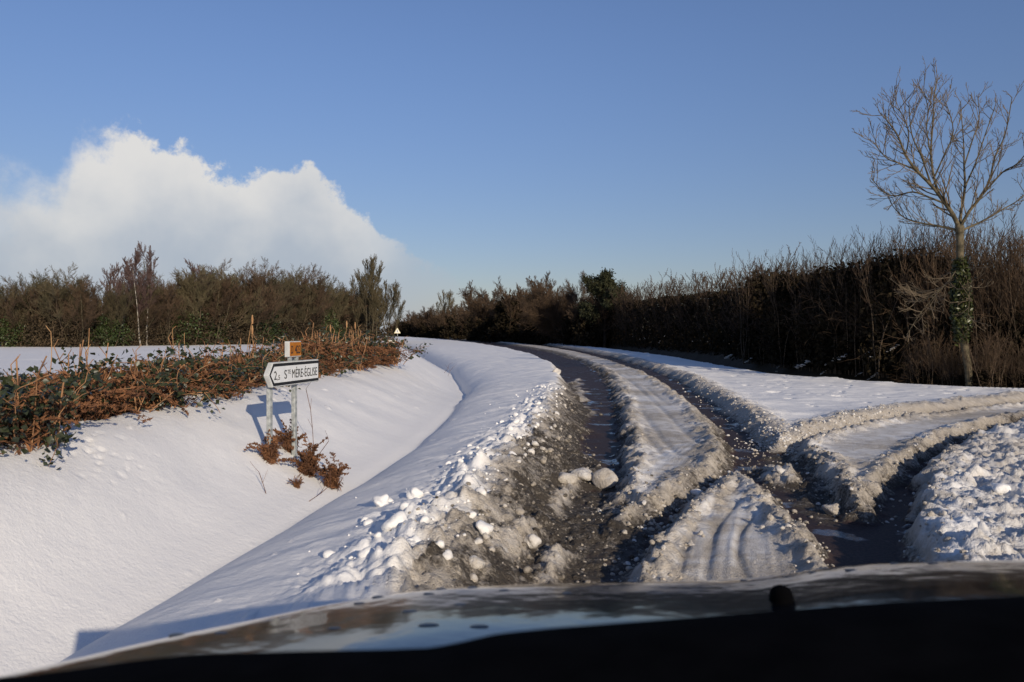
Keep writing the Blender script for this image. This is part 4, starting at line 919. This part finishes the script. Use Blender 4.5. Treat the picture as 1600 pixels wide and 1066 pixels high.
rng = np.random.default_rng(71); V_, F_, n_ = [], [], 0
for px, py, w in [(1140, 557, .5), (1172, 562, .3), (1206, 586, .35), (1214, 575, .25), (1250, 572, .4), (1262, 566, .45), (1290, 580, .2), (1300, 566, .5), (1308, 560, .35), (1322, 556, .3), (1365, 548, .25), (1372, 550, .3), (1395, 545, .35), (1362, 590, .2), (1372, 583, .2), (1345, 584, .15), (1440, 565, .15), (1490, 585, .15), (1503, 570, .12)]:
    x, Y = eb_point(px, 1.55)
    for q in range(7):
        t = rng.normal(size=2)*.5; b = BL[q % 8]*np.array([w*.15, w*.14, w*.07])*(.5+.8*rng.random()) + np.array([x+t[0]*w*.7, Y+abs(rng.normal())*.06, H-(py-520)/F*Y + t[0]*w*.45 + t[1]*.1*w]); V_.append(b); F_.append(BF+n_); n_ += len(b)
me = mesh_np('snow_patches', [(np.concatenate(V_), np.concatenate(F_))], True); set_wear(me, np.array(0.45)); tag(obj('snow_patches', me, M['snow']), 'small patches of snow caught on the dark bank under the right hedge', kind='stuff')

# ------------------------------------------------------------ the car we look out of
car = empty('car', (0.27, 0.4, 0)); tag(car, 'glossy black car with wet bonnet and black dashboard across the bottom of the view', 'car'); co = vec((0.27, .4, 0))
def carry(part): return (part[0]-co, part[1])
def hood():
    PX = np.array([-160, 0, 100, 187, 290, 400, 500, 656, 750, 860, 1000, 1100, 1195, 1245, 1296, 1390, 1500, 1600, 1900, 2200.])
    YF = np.array([1090, 1058, 1035, 1014, 991, 969, 947, 923, 917, 913, 911, 909, 904, 896, 887, 880, 877, 876, 880, 905.])
    DF = np.array([.80, .96, 1.12, 1.25, 1.38, 1.50, 1.60, 1.72, 1.77, 1.80, 1.82, 1.83, 1.84, 1.84, 1.83, 1.82, 1.80, 1.76, 1.5, 1.2])
    P0 = np.linspace(-160, 2200, 240); V = []; n = 34; m = 12
    sm = lambda a: np.convolve(np.pad(a, 6, 'edge'), np.ones(13)/13, 'valid')
    yf = sm(np.interp(P0, PX, YF)); df = sm(np.interp(P0, PX, DF)); dc = np.minimum(sm(np.interp(P0, [-160, 0, 200, 500, 800, 1600, 2200], [.60, .70, .86, 1.04, 1.14, 1.10, .8])), df-.12)
    for i, px in enumerate(P0):
        r1 = (yf[i]-520)/F; L = df[i]-dc[i]; zf = H-r1*df[i]
        tt = np.linspace(0, 1, n); sl_ = np.interp(tt, [0, .12, .4, .82, 1.0], [.035, .06, .148, .175, r1*.99]); dzs = np.concatenate([[0], np.cumsum((sl_[1:]+sl_[:-1])*.5*L/(n-1))])
        for j in range(n+m):
            if j < n: Yv = dc[i]+L*tt[j]; z = zf + dzs[-1] - dzs[j]
            else:
                a = (j-n+1)/m*1.25; rr = .16; th0 = math.atan(r1); Yv = df[i] + rr*(math.sin(th0+a)-math.sin(th0)); z = zf - rr*(math.cos(th0)-math.cos(th0+a))
            V.append(((px-800)/F*Yv, Yv, z))
    nc = n+m; i = (np.arange(len(P0)-1)[:, None]*nc+np.arange(nc-1)[None]).ravel(); f = np.stack([i, i+nc, i+nc+1, i+1], 1)
    return (np.array(V), f), P0, yf, df, dc
hp_, P0, yf, df, dc = hood()
hood_o = obj('bonnet', [carry(hp_)], M['paint'], car, True)
V = hp_[0].reshape(len(P0), -1, 3)
rng = np.random.default_rng(3); 
drops = [(432/1, 0), ]
def drop(px, t, r):
    i = int(np.argmin(abs(P0-px))); j = int(t*33); p = V[i, j]; d = V[i, min(j+1, 33)]-p if j < 33 else p-V[i, j-1]; e = V[i+1, j]-p; nrm = np.cross(e, d); nrm /= np.linalg.norm(nrm)
    if nrm[2] < 0: nrm = -nrm
    b = BL[int(px) % 8]; b = b/np.linalg.norm(b, axis=1)[:, None]*np.array([r*1.5, r, r*.14]); me = mesh_np('water_droplet', [(b, BF)], True); o = obj('water_droplet', me, M['drop'], car); o.location = tuple(p+nrm*.0005-co)
M['drop'] = mat_var('dark_grit', (0.01, 0.01, 0.01), (0.03, 0.028, 0.026), 0.3, 20, spec=0.5)
for px, t, r in [(270, .97, .010), (345, .8, .008), (560, .82, .008), (590, .93, .009), (640, .55, .010), (668, .82, .008), (672, .35, .012), (692, .95, .008), (720, .6, .008), (745, .3, .011), (735, .93, .008), (790, .80, .008), (1160, .9, .006), (1275, .85, .008), (1330, .8, .01), (1400, .93, .008), (1455, .85, .008), (1490, .94, .008), (885, .7, .007), (520, .5, .008)]: drop(px, t, r)
nz = V[int(np.argmin(abs(P0-1222))), 14]
ang = np.arange(20)*2*np.pi/20; rings = [(0.0, .021), (.014, .020), (.024, .015), (.029, .006)]
nv = np.array([[math.cos(a)*r, math.sin(a)*r*1.3, z] for z, r in rings for a in ang])+nz-co; ii = np.arange(20); nf = np.concatenate([np.stack([ii+20*k_, (ii+1) % 20+20*k_, (ii+1) % 20+20*(k_+1), ii+20*(k_+1)], 1) for k_ in range(3)])
obj('washer_nozzle', [(nv, nf), (nv[60:], np.arange(20)[None])], M['plastic'], car, True)
def dash():
    PX = [-300, 0, 100, 200, 300, 480, 600, 675, 725, 775, 860, 1000, 1195, 1390, 1600, 2100]; YD = [1075, 1062, 1050, 1035, 1024, 1019, 1017, 1014, 1004, 992, 983, 972, 956, 942, 932, 935]
    P0 = np.linspace(-300, 2100, 120); yd = np.interp(P0, PX, YD); V = []
    prof = [(1.02, -.30), (.84, -.06), (.80, -.012), (.77, 0), (.70, .002), (.60, -.004), (.50, -.025), (.42, -.09), (.40, -.30), (.40, -.5)]
    for i, px in enumerate(P0):
        zt = H-(yd[i]-520)/F*.77
        for Yv, dz in prof: V.append(((px-800)/F*.77*(.5+.5*Yv/.77), Yv, zt+dz))
    nc = len(prof); i = (np.arange(119)[:, None]*nc+np.arange(nc-1)[None]).ravel(); return (np.array(V), np.stack([i, i+nc, i+nc+1, i+1], 1))
obj('dashboard', [carry(dash())], M['plastic'], car, True)
# unseen cabin: opaque panels added to shade the dashboard, roof throws the car's shadow
def plate_box(name, b, mat): return obj(name, [carry(box(*b))], mat, car)
plate_box('roof', (-.62, 1.16, -3.2, -1.75, 1.56, 1.60), M['paint']); plate_box('rear_shade_panel', (-.62, 1.16, -3.26, -3.21, .35, 1.55), M['paint']); plate_box('side_shade_panel', (1.165, 1.20, -3.2, -1.15, .35, 1.55), M['paint']); plate_box('side_shade_panel', (-.66, -.625, -3.2, -1.8, .35, 1.55), M['paint'])
plate_box('door', (-.66, -.625, -1.79, .45, .35, .95), M['paint']); plate_box('door', (1.165, 1.20, -1.14, .55, .35, .95), M['paint']); plate_box('floor_pan', (-.60, 1.14, -2.55, .38, .30, .34), M['plastic'])
for x in (-.72, 1.16):
    for y in (-2.0, 1.25):
        a = np.arange(24)*2*np.pi/24; prof = [(0, .10), (.0, .24), (.02, .31), (.10, .32), (.17, .31), (.19, .24), (.19, .10)]
        v = np.array([[x-.04+px_, y+math.cos(t)*r, .31+math.sin(t)*r] for px_, r in prof for t in a]); ii = np.arange(24); f = np.concatenate([np.stack([ii+24*k_, (ii+1) % 24+24*k_, (ii+1) % 24+24*(k_+1), ii+24*(k_+1)], 1) for k_ in range(6)])
        obj('wheel', [carry((v, f))], M['plastic'], car, True)
for o in list(bpy.data.objects):
    if o.parent is None and o.location.z < -400:
        for ch in list(o.children): bpy.data.objects.remove(ch)
        bpy.data.objects.remove(o)
